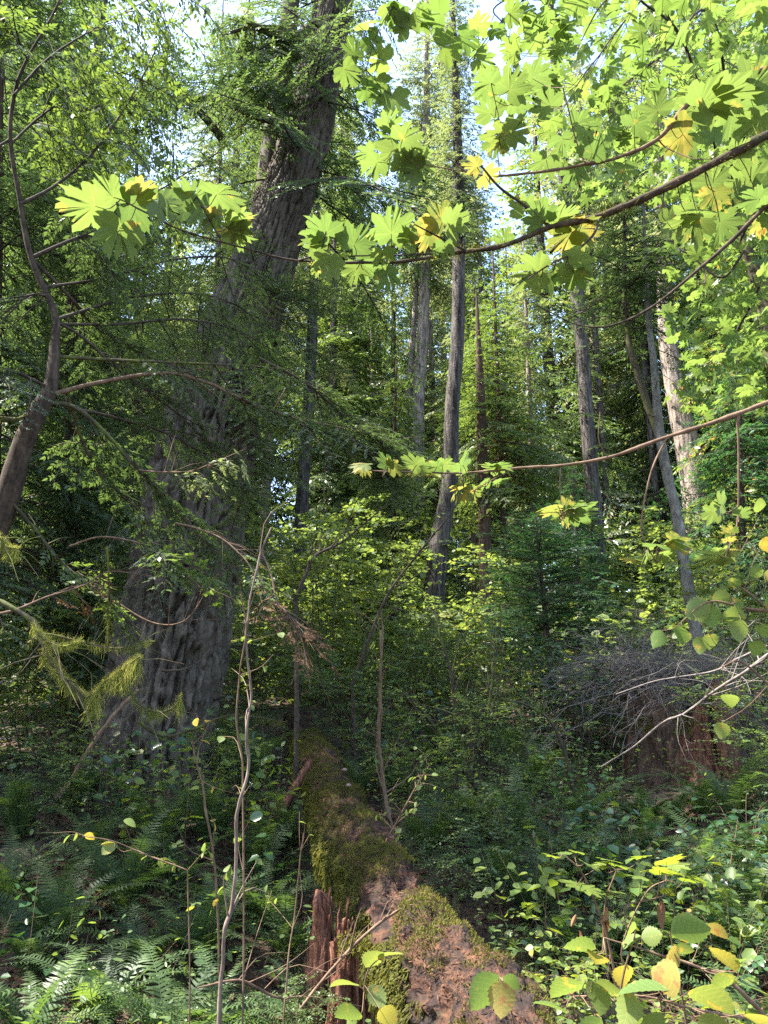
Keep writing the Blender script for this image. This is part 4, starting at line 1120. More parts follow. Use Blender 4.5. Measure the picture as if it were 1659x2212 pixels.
for row, (Y, step, word) in enumerate(((25, 270, 'nearest'), (32, 190, 'midway'), (41, 160, 'higher up'), (54, 150, 'deep in the stand'), (72, 120, 'at the very back'))):
    for px in np.arange(-150 + 60 * (row % 2), 1820, step):
        px = px + _rf.normal(0, step * .22)
        if Y < 30 and (1330 < px < 1580 or 610 < px < 710): continue
        if Y < 36 and 780 < px < 1000: continue
        Yj = Y * _rf.uniform(.93, 1.08)
        p = spot(px, Yj); top = atY(px, np.interp(px, *SKYLINE) + _rf.uniform(-40, 60), Yj)[2]
        k = int(_rf.choice([0, 1, 2], p=[.15, .48, .37])); h = top - p[2]
        if h < 9: continue
        if k != 2 and h < 14: k = 2
        s = min(1.35, h / FAR_H[k] * _rf.uniform(.9, 1.0))
        where = next(w for q, w in COLUMNS if px < q)
        lab = f'{KIND_WORD[k]} conifer {word} {where}'
        _seen[lab] = _seen.get(lab, 0) + 1
        if _seen[lab] > 1: lab += (', right-hand one', ', rightmost one', ', last rightward', ', rightward end')[_seen[lab] - 2]
        copy_tree(FAR[k], p, _rf.random() * 6.28, s, lab, 'far conifers up the slope', (_rf.normal(0, .02), _rf.normal(0, .02))); _nf += 1
for px, Y, k, s, lab in ((800, 39, 1, .85, 'pale sunlit conifer low in the gap left of the paired pale trunks'), (850, 45, 2, 1.3, 'bushy low-branched conifer right behind the paired pale trunks'), (895, 50, 2, 1.4, 'bushy low-branched conifer peeping between paired pale trunks'), (945, 43, 1, 1.0, 'pale sunlit conifer between the paired trunks and grey conifer'), (745, 33, 2, 1.1, 'bushy low-branched conifer over the dark drooping bough'), (-50, 17, 0, 1.0, 'dark narrow conifer tight against the extreme left edge'), (75, 20, 0, 1.05, 'dark narrow conifer straight behind the bent stem'), (245, 21, 2, .72, 'bushy dark-based conifer under the opening at upper left')):
    copy_tree(FAR[k], spot(px, Y), px * .7, s, lab, 'far conifers up the slope')
for i, r in enumerate(FAR):
    r.location = spot((180, 1640, 700)[i], (38, 46, 30)[i]); r['label'] = f'{KIND_WORD[i]} distant conifer ' + ('seen through sprays behind the shaded cedar', 'in bright gaps beyond the mossy maple', 'beyond the shaded grey trunk')[i]; r['group'] = 'far conifers up the slope'
    r.scale = ((.6,) * 3, (1,) * 3, (1,) * 3)[i]
# unseen trees added beside the view to shade it from the sun
SUN_BLOCKERS = [(-13, 8, 1, 1.05), (-17, 1, 2, 1.3), (-24, 6, 2, 1.3), (-8, 2.6, 2, .60), (-8.3, 6.2, 2, .62), (-8.2, 9.8, 2, .60), (-9.5, -1.5, 2, .7)]
for i, (x, y, k, s) in enumerate(SUN_BLOCKERS):
    copy_tree(FAR[k], (x, y, gz(x, y)), i * 2.1, s, f'{KIND_WORD[k]} unseen conifer added for shade ' + ('left of the bent trunk on the slope', 'far left of the fern patch', 'deep in the wood beyond the left edge', 'just outside the left edge by the ferns', 'left of the leaning dead pole', 'left of the great fir base', 'shorter one behind the viewer by the path')[i], 'added shade conifers outside the view')

# ------------------------------------------------------------------ maples
def leaf_frame(p, ang, tiltup, rng, jit=.22):
    view = nrm(p - np.array([0, 0, CAMZ]))
    N = nrm(np.array([0, 0, 1.0]) * tiltup + view * (1 - tiltup) + rng.normal(0, jit, 3))
    r = np.array([1.0, 0, 0]); u = np.array([0, -ST, CT])
    D = math.cos(ang) * r + math.sin(ang) * u
    D = nrm(D - N * (D @ N)); Y = np.cross(N, D)
    return np.stack([D, Y, N], -1)

def leaf_obj(me, p, R, s, parent, base, name='leaf'):
    o = bpy.data.objects.new(name, me); COL.objects.link(o); o.parent = parent
    Mx = np.eye(4); Mx[:3, :3] = R * s; Mx[:3, 3] = np.asarray(p) - np.asarray(base)
    o.matrix_local = Matrix(Mx.tolist())
    return o

def leaf_mesh(V, F, mats, name='leaf', petiole=False):
    g = Geo(); g.add(V, F, 0, .5)
    return g.mesh(name, mats)

MAPLE_ME = {'g': [leaf_mesh(V, F, [M['maple_green']]) for V, F in MAPLES], 'y': [leaf_mesh(V, F, [M['maple_gold']]) for V, F in MAPLES]}
CANOPY_ME = [leaf_mesh(V, F, [M['maple_canopy']]) for V, F in MAPLES]

def branch_path(rows):
    P = [at(px, py, d) for px, py, w, d in rows]; R = [w * .5 * d / FPX for px, py, w, d in rows]
    n = max(24, len(rows) * 6)
    L = resample(P, n)
    return L + .010 * fbm(L * 6 + P[0][0] * 9, 2)[:, None] * np.array([1, .4, .8]) * min(1.0, R[0] * 120), resample_r(R, n) * (1 + .10 * noise(L * 22))

def twig_to(g, rng, paths, p, r=.0016, mat=0, sag=.02):
    best = min(((np.linalg.norm(L - p, axis=1).min(), i) for i, L in enumerate(paths)))
    L = paths[best[1]]; q = L[np.linalg.norm(L - p, axis=1).argmin()]
    if best[0] > .9: return
    m = (p + q) / 2 + np.array([0, 0, -sag]) + rng.normal(0, .008, 3)
    V, F = tube(resample([q, m, p], 6), np.linspace(r * 1.3, r * .8, 6), 4); g.add(V, F, mat, .5)

def build_maple():
    rng = RNG(61)
    base = np.array([2.35, 2.7, gz(2.35, 2.7)])
    root = thing('maple_tree', 'maple reaching in from the side with big lobed sunlit leaves', 'tree', base)
    T = [base + [0, 0, -.3], base + [.05, .05, 1.5], base + [0, .1, 3.2], base + [.15, .2, 6.5]]
    part('trunk', trunk_geo(T, [.11, .09, .075, .03], 12, 5, .06, 40), [M['alder_bark']], root, base)
    tr = lambda z: np.array([2.38, 2.78, z])
    G_, Y_ = 'g', 'y'
    specs = [
     ([(1659, 290, 21, 2.9), (1450, 400, 18, 2.95), (1300, 465, 16, 3.0), (1190, 490, 14, 3.0), (1090, 530, 11, 3.0), (990, 545, 9, 3.0), (900, 560, 7.5, 3.0), (800, 567, 6.5, 3.0), (650, 565, 5, 3.0), (560, 545, 4.5, 3.0), (430, 510, 4, 3.0), (330, 470, 3.5, 3.0), (258, 432, 3, 3.0)],
      [[(1190, 490, 8, 3.0), (1130, 440, 7, 2.98), (1075, 405, 6, 2.95), (1030, 352, 4, 2.92)], [(1298, 465, 7, 3.0), (1285, 505, 6, 2.97), (1240, 545, 5, 2.95), (1190, 570, 4, 2.92), (1138, 604, 3, 2.9)], [(1010, 540, 5, 3), (955, 515, 4, 2.97), (895, 485, 3, 2.95)], [(640, 565, 4, 3), (690, 545, 3, 2.98), (705, 500, 3, 2.96)], [(480, 525, 3.5, 3), (450, 470, 3, 2.98), (425, 425, 2.5, 2.96)], [(960, 548, 4, 3.0), (880, 550, 3, 2.98), (760, 552, 3, 2.96)]],
      [(205, 445, 178, 105, G_), (245, 428, 108, 78, G_), (258, 492, -105, 88, G_), (282, 440, -15, 92, G_), (300, 418, 60, 64, Y_), (345, 440, -40, 62, G_), (418, 428, 75, 82, G_), (400, 440, 165, 70, G_), (436, 440, -80, 72, G_), (468, 420, 35, 92, G_), (455, 470, -30, 56, Y_), (505, 478, 15, 62, G_), (508, 490, -75, 52, Y_), (500, 500, -20, 66, G_),
       (705, 505, 120, 78, G_), (690, 520, 195, 55, G_), (712, 560, -110, 64, Y_), (690, 572, 205, 40, Y_), (765, 530, 55, 72, G_), (790, 575, -60, 62, G_), (770, 580, -120, 58, G_), (845, 505, 90, 88, G_), (860, 500, 150, 60, G_), (828, 545, -80, 52, G_), (835, 590, -95, 55, G_), (955, 480, 115, 66, Y_), (972, 482, 15, 62, G_), (930, 500, 190, 66, Y_), (960, 530, -80, 50, G_), (890, 520, 160, 55, G_),
       (1170, 475, 130, 72, G_), (1132, 452, 120, 55, Y_), (1205, 478, 70, 70, G_), (1235, 500, -130, 84, Y_), (1250, 495, 10, 70, Y_), (1165, 585, 195, 84, G_), (1180, 590, -110, 66, G_), (1225, 570, -35, 86, G_), (1240, 590, -95, 62, G_), (1030, 360, 175, 42, Y_), (1048, 380, -40, 52, Y_), (1090, 520, 110, 46, G_), (1440, 480, 20, 50, G_),
       (1540, 395, 80, 72, Y_), (1545, 415, -100, 66, Y_), (1500, 470, -140, 86, G_), (1510, 465, 100, 66, G_), (1555, 480, -40, 70, G_), (1620, 395, 140, 84, G_), (1630, 410, -50, 78, G_), (1590, 345, 70, 60, G_)]),
     ([(1659, 145, 13, 3.4), (1500, 215, 11, 3.4), (1425, 298, 9.5, 3.4), (1335, 340, 8, 3.4), (1265, 355, 7, 3.4), (1210, 365, 6, 3.4), (1080, 380, 5, 3.4), (1010, 372, 4, 3.4), (965, 340, 3, 3.4)],
      [[(1265, 355, 4, 3.4), (1245, 300, 3, 3.4), (1215, 190, 3, 3.35)], [(1080, 380, 3, 3.4), (1075, 330, 2.5, 3.4), (1080, 270, 2, 3.35), (1060, 180, 2, 3.3)], [(1010, 372, 3, 3.4), (900, 350, 2.5, 3.4), (850, 320, 2, 3.4)], [(1420, 300, 4, 3.4), (1440, 320, 3, 3.4), (1500, 345, 2, 3.3)]],
      [(1095, 290, 170, 72, Y_), (1105, 285, 20, 56, G_), (1070, 300, -110, 56, Y_), (1060, 245, 110, 60, G_), (1100, 195, 70, 72, G_), (1115, 215, -20, 64, G_), (1060, 180, 150, 58, G_), (1150, 170, 40, 66, G_), (1245, 270, 30, 66, G_), (1215, 300, -70, 58, G_), (1180, 345, -110, 60, G_), (1240, 365, -80, 56, G_), (1280, 330, 70, 58, G_), (1190, 230, 130, 60, G_),
       (1475, 290, 195, 76, Y_), (1480, 300, -95, 66, G_), (1515, 225, 50, 96, G_), (1500, 240, 160, 70, G_), (1560, 205, 20, 90, G_), (1590, 230, -60, 96, G_), (1625, 190, 60, 92, G_), (1580, 330, 110, 82, G_), (1640, 260, -100, 84, G_), (1420, 240, 110, 62, G_), (1370, 270, 60, 62, G_), (1350, 360, -80, 54, G_),
       (855, 300, 140, 62, G_), (850, 325, -100, 66, G_), (885, 345, -60, 78, G_), (870, 300, 40, 66, G_), (800, 330, 190, 50, G_), (815, 350, -120, 58, G_), (900, 365, 170, 60, G_), (835, 270, 90, 54, G_)]),
     ([(1659, 440, 10, 2.7), (1590, 510, 8, 2.72), (1500, 590, 7, 2.75), (1440, 640, 6, 2.78), (1380, 680, 5, 2.8), (1310, 705, 4, 2.8), (1240, 698, 3, 2.8), (1150, 650, 2, 2.8)],
      [[(1520, 570, 4, 2.75), (1522, 610, 3, 2.72), (1500, 612, 2, 2.7)]],
      [(1650, 470, -80, 60, Y_), (1655, 455, 30, 70, G_), (1640, 430, 150, 60, G_)]),
     ([(1659, 870, 12, 2.6), (1560, 905, 10, 2.6), (1440, 945, 9, 2.6), (1300, 990, 7.5, 2.6), (1150, 1010, 6, 2.6), (1000, 1020, 4.5, 2.6), (900, 1021, 3.5, 2.6), (800, 1018, 3, 2.6), (775, 1008, 2, 2.6)],
      [[(1440, 945, 5, 2.6), (1405, 1020, 4, 2.57), (1386, 1130, 3.5, 2.55), (1395, 1170, 3, 2.53), (1418, 1215, 2.5, 2.5)], [(1592, 895, 5, 2.6), (1594, 1000, 4.5, 2.6), (1592, 1130, 4, 2.6), (1570, 1192, 3, 2.58)], [(1210, 1003, 3, 2.6), (1208, 1050, 2.5, 2.58), (1212, 1112, 2, 2.56)], [(1310, 988, 3, 2.6), (1293, 950, 2.5, 2.58), (1296, 890, 2, 2.57)], [(1110, 1013, 3, 2.6), (1060, 1038, 2.5, 2.58), (1020, 1062, 2, 2.56)]],
      [(790, 1004, 172, 50, Y_), (785, 1012, -110, 34, Y_), (835, 1004, 95, 44, Y_), (845, 1008, 20, 40, Y_), (900, 1004, 165, 48, G_), (905, 1006, 30, 44, G_), (945, 1008, 175, 42, G_), (955, 1004, 15, 44, G_), (1000, 1004, 40, 50, G_), (995, 1012, 160, 40, G_), (905, 1020, 200, 36, Y_), (930, 1024, -15, 36, Y_), (1075, 1008, 60, 46, G_), (1070, 1012, 165, 46, G_), (1050, 1040, 200, 38, G_), (1075, 1042, 15, 44, G_), (1000, 1048, 150, 42, Y_), (1010, 1062, -10, 50, Y_), (985, 1060, -150, 34, Y_),
       (1205, 1092, 160, 56, Y_), (1200, 1104, 205, 50, Y_), (1222, 1090, 80, 38, Y_), (1232, 1098, 15, 62, G_), (1225, 1108, -35, 50, Y_), (1248, 1108, 0, 66, G_), (1210, 1115, -100, 30, Y_),
       (1402, 1185, 185, 62, G_), (1395, 1200, 205, 62, G_), (1418, 1178, 80, 46, G_), (1440, 1172, 50, 56, G_), (1455, 1168, 10, 62, Y_), (1430, 1200, -20, 46, Y_), (1375, 1210, 190, 46, Y_),
       (1572, 1168, 100, 30, Y_), (1560, 1190, 175, 62, G_), (1552, 1200, 215, 66, G_), (1575, 1200, 200, 56, Y_), (1585, 1190, 40, 30, Y_), (1600, 1110, 60, 34, G_), (1560, 1090, 170, 50, G_), (1545, 1105, 200, 46, G_), (1580, 1150, 150, 36, Y_)])]
    tilt = [.42, .45, .45, .80]
    for bi, (rows, twigs, leaves) in enumerate(specs):
        L, R = branch_path(rows)
        e = L[0]; s0 = tr(min(6.0, e[2] - .25)); first = resample([s0, (s0 + e) / 2 + [0, 0, .05], e], 10)
        g = Geo()
        P = np.vstack([first[:-1], L]); RR = np.concatenate([np.linspace(R[0] * 1.3, R[0], 9), R])
        V, F = tube(P, RR, 8); V = V + (np.repeat(RR, 8) * .28 * fbm(V * 30, 3))[:, None] * nrm(V - np.repeat(P, 8, 0)); g.add(V, F, 0, .4)
        paths = [L]
        for tw in twigs:
            A, B = branch_path(tw); V, F = tube(A, B, 6); g.add(V, F, 0, .6); paths.append(A)
        ld = []
        for px, py, ang, sz, c in leaves:
            # stand each leaf at the distance of the closest twig, a little nearer or farther
            best = min(paths, key=lambda A: min(abs(px - (CX + FPX * q[0] / depth(q))) + abs(py - (CY - FPX * (-(q[1]) * ST + (q[2] - CAMZ) * CT) / depth(q))) for q in A))
            d0 = depth(best[len(best) // 2])
            p = at(px, py, d0 + rng.normal(0, .06))
            ld.append((p, math.radians(ang + rng.normal(0, 6)), sz * .80 * d0 / FPX, c))
            twig_to(g, rng, paths, p)
        b = part('branch', g, [M['brown_bark' if bi in (0, 2) else 'tan_twig']], root, base, label=('mossy upper branch', 'highest straight branch', 'thin sagging branch', 'lowest thin branch with hanging twigs')[bi])
        for p, a, s, c in ld:
            if c == 'y' and rng.random() < .3: c = 'g'
            me = MAPLE_ME[c][rng.integers(6)]
            leaf_obj(me, p, leaf_frame(p, a, tilt[bi], rng, .2 if bi < 3 else .28), s, b, base)
        if bi in (0,):
            mg = Geo(); k = len(L) // 2; moss_on(mg, rng, L[:k], R[:k] * 1.1, 500, (.006, .025), .1); part('moss', mg, [M['moss']], b, base, kind='stuff')
build_maple()

def build_canopy_maple():
    rng = RNG(62)
    rows = [(1730, 1250, 44), (1690, 900, 42), (1655, 680, 38), (1636, 600, 34), (1602, 520, 27), (1565, 400, 20), (1545, 250, 13), (1530, 60, 8)]
    Y = 8.5
    P = [atY(a, b, Y) for a, b, w in rows]; R = [w * .5 * depth(p) / FPX for (a, b, w), p in zip(rows, P)]
    g0 = gz(P[0][0], P[0][1]); P.insert(0, np.array([P[0][0] + .15, Y, g0 - .3])); R.insert(0, R[0] * 1.2)
    base = (P[0][0], P[0][1], g0)
    root = thing('canopy_maple', 'mossy-trunked maple whose bright leaf canopy fills the upper right', 'tree', base)
    part('trunk', trunk_geo(P, R, 12, 6, .08, 60), [M['mossy_bark']], root, base)
    mg = Geo(); moss_on(mg, rng, resample(P, 40)[12:34], resample_r(R, 40)[12:34], 260, (.03, .10), .12); part('moss', mg, [M['moss']], root, base, kind='stuff')
    limbs = [[(1590, 490, 7, 8.6), (1545, 50, 6, 6.6), (1430, 120, 5, 6.4), (1295, 225, 3, 6.2)], [(1560, 380, 6, 8.4), (1480, 100, 6, 6.8), (1385, 0, 5, 6.6)], [(1385, 0, 5, 6.6), (1330, 70, 4, 6.4), (1245, 185, 3, 6.2)], [(1480, 100, 5, 6.8), (1400, -20, 5, 6.5), (1310, 0, 4, 6.3), (1240, 120, 2, 6.2)], [(1400, -20, 5, 6.5), (1250, -60, 4, 6), (1130, 0, 3, 5.8), (1005, 140, 2, 5.6)], [(1250, -60, 4, 6), (1075, 10, 3, 5.8), (1090, 60, 3, 5.7), (1110, 150, 2, 5.6)],
             [(1130, 0, 3, 5.8), (980, -60, 3, 5.4), (880, -20, 3, 5.2), (820, 60, 2, 5.0), (790, 150, 2, 5)], [(1600, 520, 6, 8.5), (1640, 420, 5, 8), (1600, 300, 4, 7.6), (1500, 200, 3, 7.4)], [(1610, 540, 6, 8.5), (1560, 600, 5, 8.6), (1500, 560, 4, 8.8), (1440, 520, 2, 9)], [(1640, 620, 6, 8.5), (1600, 700, 5, 8.8), (1560, 760, 4, 9), (1520, 800, 2, 9.2)]]
    g = Geo(); paths = []
    bm = []
    for rows in limbs:
        L, R = branch_path(rows); b = Geo(); V, F = tube(L, R, 6); b.add(V, F, 0, .5); paths.append(L); bm.append(b)
    cand = []
    u = lambda a, b: rng.uniform(a, b)
    def near_obj(n, x0, x1, y0, y1, d0, d1, s0, s1, skew=1.0):
        for _ in range(n):
            x = x1 - (x1 - x0) * rng.random() ** skew; y = u(y0, y1)
            if 1080 < x < 1185 and 225 < y < 420: continue
            if 755 < x < 840 and 60 < y < 240 and rng.random() < .75: continue
            cand.append((x, y, u(d0, d1), u(s0, s1)))
    near_obj(165, 1150, 1680, -60, 340, 5.6, 7.4, .085, .145)
    near_obj(34, 1030, 1200, -60, 240, 5.4, 6.2, .09, .14)
    for x, y in ((775, 55), (800, 85), (768, 120), (815, 175), (790, 190), (862, 25), (880, 60), (840, 20), (905, 40), (830, 130), (950, 30), (1000, 80), (1035, 130), (960, 100), (745, 150), (850, 210)):
        cand.append((x, y, 5.1, u(.11, .16)))
    near_obj(80, 1440, 1680, 300, 850, 7.8, 9.4, .09, .15)
    b_objs = [part('branch', b, [M['dark_twig']], root, base) for b in bm] if False else None
    twg = [Geo() for _ in limbs]; leaves = [[] for _ in limbs]
    for x, y, d, s in cand:
        p = at(x, y, d)
        i = int(np.argmin([np.linalg.norm(L - p, axis=1).min() for L in paths]))
        twig_to(bm[i], rng, [paths[i]], p, .0022, 0, .04)
        leaves[i].append((p, s))
    count = 0
    for b, lv in zip(bm, leaves):
        br = part('branch', b, [M['dark_twig']], root, base)
        for p, s in lv:
            a = rng.uniform(-math.pi, math.pi) if rng.random() < .5 else rng.normal(-1.6, .8)
            leaf_obj(CANOPY_ME[rng.integers(6)], p, leaf_frame(p, a, rng.uniform(.35, .7), rng, .3), s, br, base); count += 1
    # the leaf mass farther up the same crown
    n = 5200
    x = np.where(rng.random(n) < .7, 1700 - 500 * rng.random(n) ** 1.35, 1700 - 260 * rng.random(n)); y = np.where(rng.random(n) < .62, rng.uniform(-160, 430, n), rng.uniform(380, 900, n)); x = np.where(y > 430, 1700 - 230 * rng.random(n) ** 1.2, x); d = rng.uniform(8.5, 14, n)
    cl = noise(np.stack([x / 60, y / 60, d * .7], -1)); ok = cl > -.25; x, y, d = x[ok], y[ok], d[ok]; n = len(x)
    Pn = np.array([at(a, b, c) for a, b, c in zip(x, y, d)])
    V, F, t = place(MAPLE_LO_V, MAPLE_LO_F, Pn, rng.normal(0, 1, (n, 3)) + [0, -.3, -.3], np.array([0, .5, 1.0]) + rng.normal(0, .5, (n, 3)), rng.uniform(.07, .135, n), np.clip(rng.normal(.45, .2, n), 0, 1))
    g = Geo(); g.add(V, F, 0, t); part('foliage', g, [M['maple_canopy']], root, base, kind='stuff')
build_canopy_maple()

# ------------------------------------------------------------------ shrubs, copied from a few grown ones
def shrub_kind(name, label, cat, wm, lm, seed, **kw):
    rng = RNG(seed)
    w, l = shrub(rng, **kw)
    root = thing(name, label, cat, (0, 0, -50))
    part('stems', w, [M[wm]], root, kind='stuff')
    if l.n: part('foliage', l, [M[lm]], root, kind='stuff')
    return root

KINDS = {
 'huckleberry': [shrub_kind('huckleberry_shrub', 'huckleberry', 'shrub', 'dark_twig', 'huckle', 200 + k, nstem=6, H=1.5, spread=.75, lv=SMALL_V, lf=SMALL_F, lsize=.042, lsp=.026, twig=.55, ntwig=12, sub=1, r0=.005, flat=.65) for k in range(3)],
 'hazel': [shrub_kind('hazel_shrub', 'hazel', 'shrub', 'dark_twig', 'hazel', 210 + k, nstem=5, H=3.6, spread=1.3, lv=ROUND_V, lf=ROUND_F, lsize=.105, lsp=.058, twig=1.0, ntwig=17, sub=1, r0=.011, flat=.55, start=.15) for k in range(3)],
 'salal': [shrub_kind('salal_shrub', 'salal', 'shrub', 'tan_twig', 'salal', 220 + k, nstem=9, H=.75, spread=.45, lv=SALAL_V, lf=SALAL_F, lsize=.085, lsp=.055, twig=.30, ntwig=6, sub=0, r0=.005, flat=.45) for k in range(3)],
 'salmonberry': [shrub_kind('salmonberry_shrub', 'salmonberry', 'shrub', 'tan_twig', 'salmon', 230 + k, nstem=6, H=1.1, spread=.5, lv=SALAL_V * [1, 1.25, 1], lf=SALAL_F, lsize=.065, lsp=.06, twig=.36, ntwig=6, sub=1, r0=.006, flat=.6) for k in range(2)],
 'glossy': [shrub_kind('evergreen_shrub', 'evergreen', 'shrub', 'dark_twig', 'salal', 240 + k, nstem=7, H=1.9, spread=.8, lv=SALAL_V, lf=SALAL_F, lsize=.075, lsp=.05, twig=.5, ntwig=10, sub=1, r0=.012, flat=.5) for k in range(2)],
}
LOOK = {'huckleberry': 'fine-leaved huckleberry shrub', 'hazel': 'tall hazel shrub with rounded yellow-green leaves', 'salal': 'low glossy-leaved salal shrub', 'salmonberry': 'pale green salmonberry shrub', 'glossy': 'dark glossy evergreen shrub'}
_used = {k: 0 for k in KINDS}
def put(kind, px, Y, s, where, seed=0, dz=0, pos=None):
    r = RNG(int(px * 13 + Y * 101 + seed))
    p = spot(px, Y) if pos is None else np.asarray(pos, float)
    p = p + [0, 0, dz]
    lst = KINDS[kind]; k = _used[kind]; _used[kind] += 1
    label = f'{LOOK[kind]} {where}'
    grp = f'{LOOK[kind]} clumps'
    if k < len(lst):
        o = lst[k]; o.location = p; o.rotation_euler = (0, 0, r.random() * 6.28); o.scale = (s,) * 3; o['label'] = label; o['group'] = grp
        return o
    return copy_tree(lst[k % len(lst)], p, r.random() * 6.28, s * r.uniform(.9, 1.1), label, grp, (r.normal(0, .05), r.normal(0, .05)))

# the bright shrub wall on the slope
for i, (px, Y, s, w) in enumerate([(640, 15, .95, 'right of the great fir waist'), (700, 14, .95, 'under the dark drooping bough'), (770, 16.5, 1.0, 'below the feathery young cedar'), (840, 15.5, .95, 'left of the straight grey conifer'), (735, 12.5, .75, 'above the far end of the log'), (870, 20, 1.1, 'beyond the straight grey conifer foot'),
        (910, 13.5, .75, 'before the straight grey conifer foot'), (985, 20, 1.0, 'between the grey conifer and dark cedar trunk'), (600, 18, 1.0, 'behind the great fir on the slope'), (1010, 14.5, .75, 'before the dark cedar trunk'), (1100, 19, .9, 'behind the young bushy hemlock'), (1220, 21, 1.0, 'below the snapped-limb conifer'),
        (1350, 19, .95, 'behind the bare twig tangle'), (1420, 16, .8, 'left of the alder foot'), (1640, 11.5, .85, 'at the extreme right of the slope'), (1545, 18, .9, 'behind the dense dark hemlock foot'), (150, 11.5, .75, 'left of the great fir base'), (60, 10, .7, 'under the moss-draped limb'), (230, 13.5, .8, 'peeping out behind the great fir base'), (545, 14, .75, 'against the right flank of the great fir'), (940, 25, 1.1, 'lit brightly in the gap by the grey conifer'), (1120, 27, 1.1, 'lit brightly behind the dark hemlocks'), (690, 26, 1.2, 'far up the slope below the grey trunk'), (1590, 26, 1.2, 'far up the slope at the right')]):
    put('hazel', px, Y, s, w, i)
for i, (px, Y, s, w) in enumerate([(560, 10.8, 1.0, 'between great fir and log end'), (700, 10.6, 1.0, 'beside the far end of the log'), (790, 10.2, 1.05, 'just beyond the log'), (860, 11.5, 1.15, 'on the slope above the log'), (930, 12, 1.2, 'below the straight grey conifer'), (1000, 11.5, 1.2, 'below the dark cedar trunk'), (1070, 12.2, 1.2, 'below the slender reddish cedar'),
        (1010, 9.3, 1.0, 'with dark mossy stems in the middle'), (940, 8.4, .8, 'growing from the back of the log'), (1120, 9.8, .95, 'left of the twig tangle'), (1090, 7.6, .75, 'in the dark hollow right of the log'), (1000, 6.6, .62, 'leaning against the log'), (1160, 6.8, .65, 'among ferns right of the log'), (1600, 9.0, 1.0, 'right of the red stump'), (1650, 8.0, .9, 'at the right edge under the twigs'), (1420, 12.0, 1.1, 'behind the red stump'), (1560, 12.8, 1.2, 'beyond the alder foot'),
        (860, 5.9, .42, 'sprouting across the middle of the log'), (690, 5.4, .45, 'overhanging the rotten stump from the left'), (610, 4.9, .42, 'between pole sapling and rotten stump'), (1230, 11.0, 1.1, 'under the young bushy hemlock'), (1300, 13.0, 1.2, 'above the twig tangle'), (470, 8.6, .6, 'right of the great fir base'), (90, 8.2, .7, 'left of the leaning dead pole'), (880, 7.5, .55, 'behind the knotted middle of the log')]):
    put('huckleberry', px, Y, s, w, i)
for i, (px, Y, s, w) in enumerate([(1430, 7.0, .7, 'at the foot of the red stump'), (1500, 6.8, .7, 'right below the red stump'), (1570, 6.9, .9, 'on the bank under the right twigs'), (1350, 7.4, .85, 'left below the red stump'), (1620, 7.6, .9, 'at the right edge of the bank'), (1280, 7.0, .8, 'on the bank right of the hollow'), (1500, 6.0, .7, 'on the bank above the thimbleberry'), (1590, 5.6, .7, 'on the bank above the right fern'), (1390, 6.3, .7, 'in the middle of the bank'), (730, 8.8, .7, 'beside the upper log')]):
    put('salal', px, Y, s, w, i)
for i, (px, Y, s, w) in enumerate([(1290, 4.9, .75, 'on the right bank behind the thimbleberry'), (1180, 4.2, .55, 'just right of the log'), (1560, 4.4, .7, 'behind the big round leaves'), (1640, 3.6, .6, 'at the lower right edge'), (1200, 3.1, .45, 'among grass at the log foot'), (620, 3.4, .4, 'at the foot of the pole sapling'), (690, 3.0, .38, 'before the rotten stump'), (1390, 3.4, .5, 'beneath the big round leaves'), (1000, 8.0, .7, 'in shade behind the log')]):
    put('salmonberry', px, Y, s, w, i)
for i, (px, Y, s, w) in enumerate([(1170, 11.5, .95, 'left of the bare twig tangle'), (1260, 10.8, .85, 'touching the bare twig tangle'), (1120, 13.5, .95, 'in front of the young hemlocks'), (1330, 12.2, .8, 'on top of the tangle behind the stump')]):
    put('glossy', px, Y, s, w, i)

# bare twig tangle over the red stump
def build_tangle():
    rng = RNG(71)
    c = np.array([RED_C[0] - .15, RED_C[1], RED_ZT + .05])
    root = thing('bare_shrub', 'tangle of bare grey twigs sprawling over the red stump', 'shrub', c)
    g = Geo()
    for i in range(250):
        a = rng.uniform(0, 6.283); L = rng.uniform(.6, 1.75); el = rng.uniform(-.15, 1.0)
        d = np.array([math.cos(a) * 1.15, math.sin(a) * .7, el]); d = nrm(d)
        s = c + rng.normal(0, .25, 3) * [1.3, 1, .5] + [0, 0, .1]
        n = 9; t = np.linspace(0, 1, n)
        w = np.cumsum(rng.normal(0, .028 * L, (n, 3)), 0)
        pts = s + d * (t * L)[:, None] + w + np.array([0, 0, -.45 * L]) * (t ** 2)[:, None]
        V, F = tube(pts, np.linspace(.0065, .0018, n) * rng.uniform(.6, 1.3), 4); g.add(V, F, 0, rng.random())
        for _ in range(rng.integers(4, 9)):
            k = rng.integers(2, n - 1); e = nrm(pts[k] - pts[k - 1]) + rng.normal(0, .8, 3); l = rng.uniform(.1, .5)
            q = pts[k] + nrm(e) * l * .5 + rng.normal(0, .03, 3); q2 = q + nrm(e + rng.normal(0, .5, 3)) * l * .5
            V, F = tube([pts[k], q, q2], [.003, .0022, .0012], 3); g.add(V, F, 0, rng.random())
            for _ in range(2):
                V, F = tube([q, q + rng.normal(0, .09, 3)], [.0018, .001], 3); g.add(V, F, 0, rng.random())
    part('twigs', g, [M['grey_twig']], root, c, kind='stuff')
    l = Geo(); n = 900
    P = c + rng.normal(0, .6, (n, 3)) * [1.2, .7, .45] + [0, 0, .25]
    V, F, t = place(SMALL_V, SMALL_F, P, rng.normal(0, 1, (n, 3)), rng.normal(0, .5, (n, 3)) + [0, 0, 1], rng.uniform(.02, .035, n), rng.random(n)); l.add(V, F, 0, t)
    part('foliage', l, [M['huckle']], root, c, kind='stuff')
build_tangle()
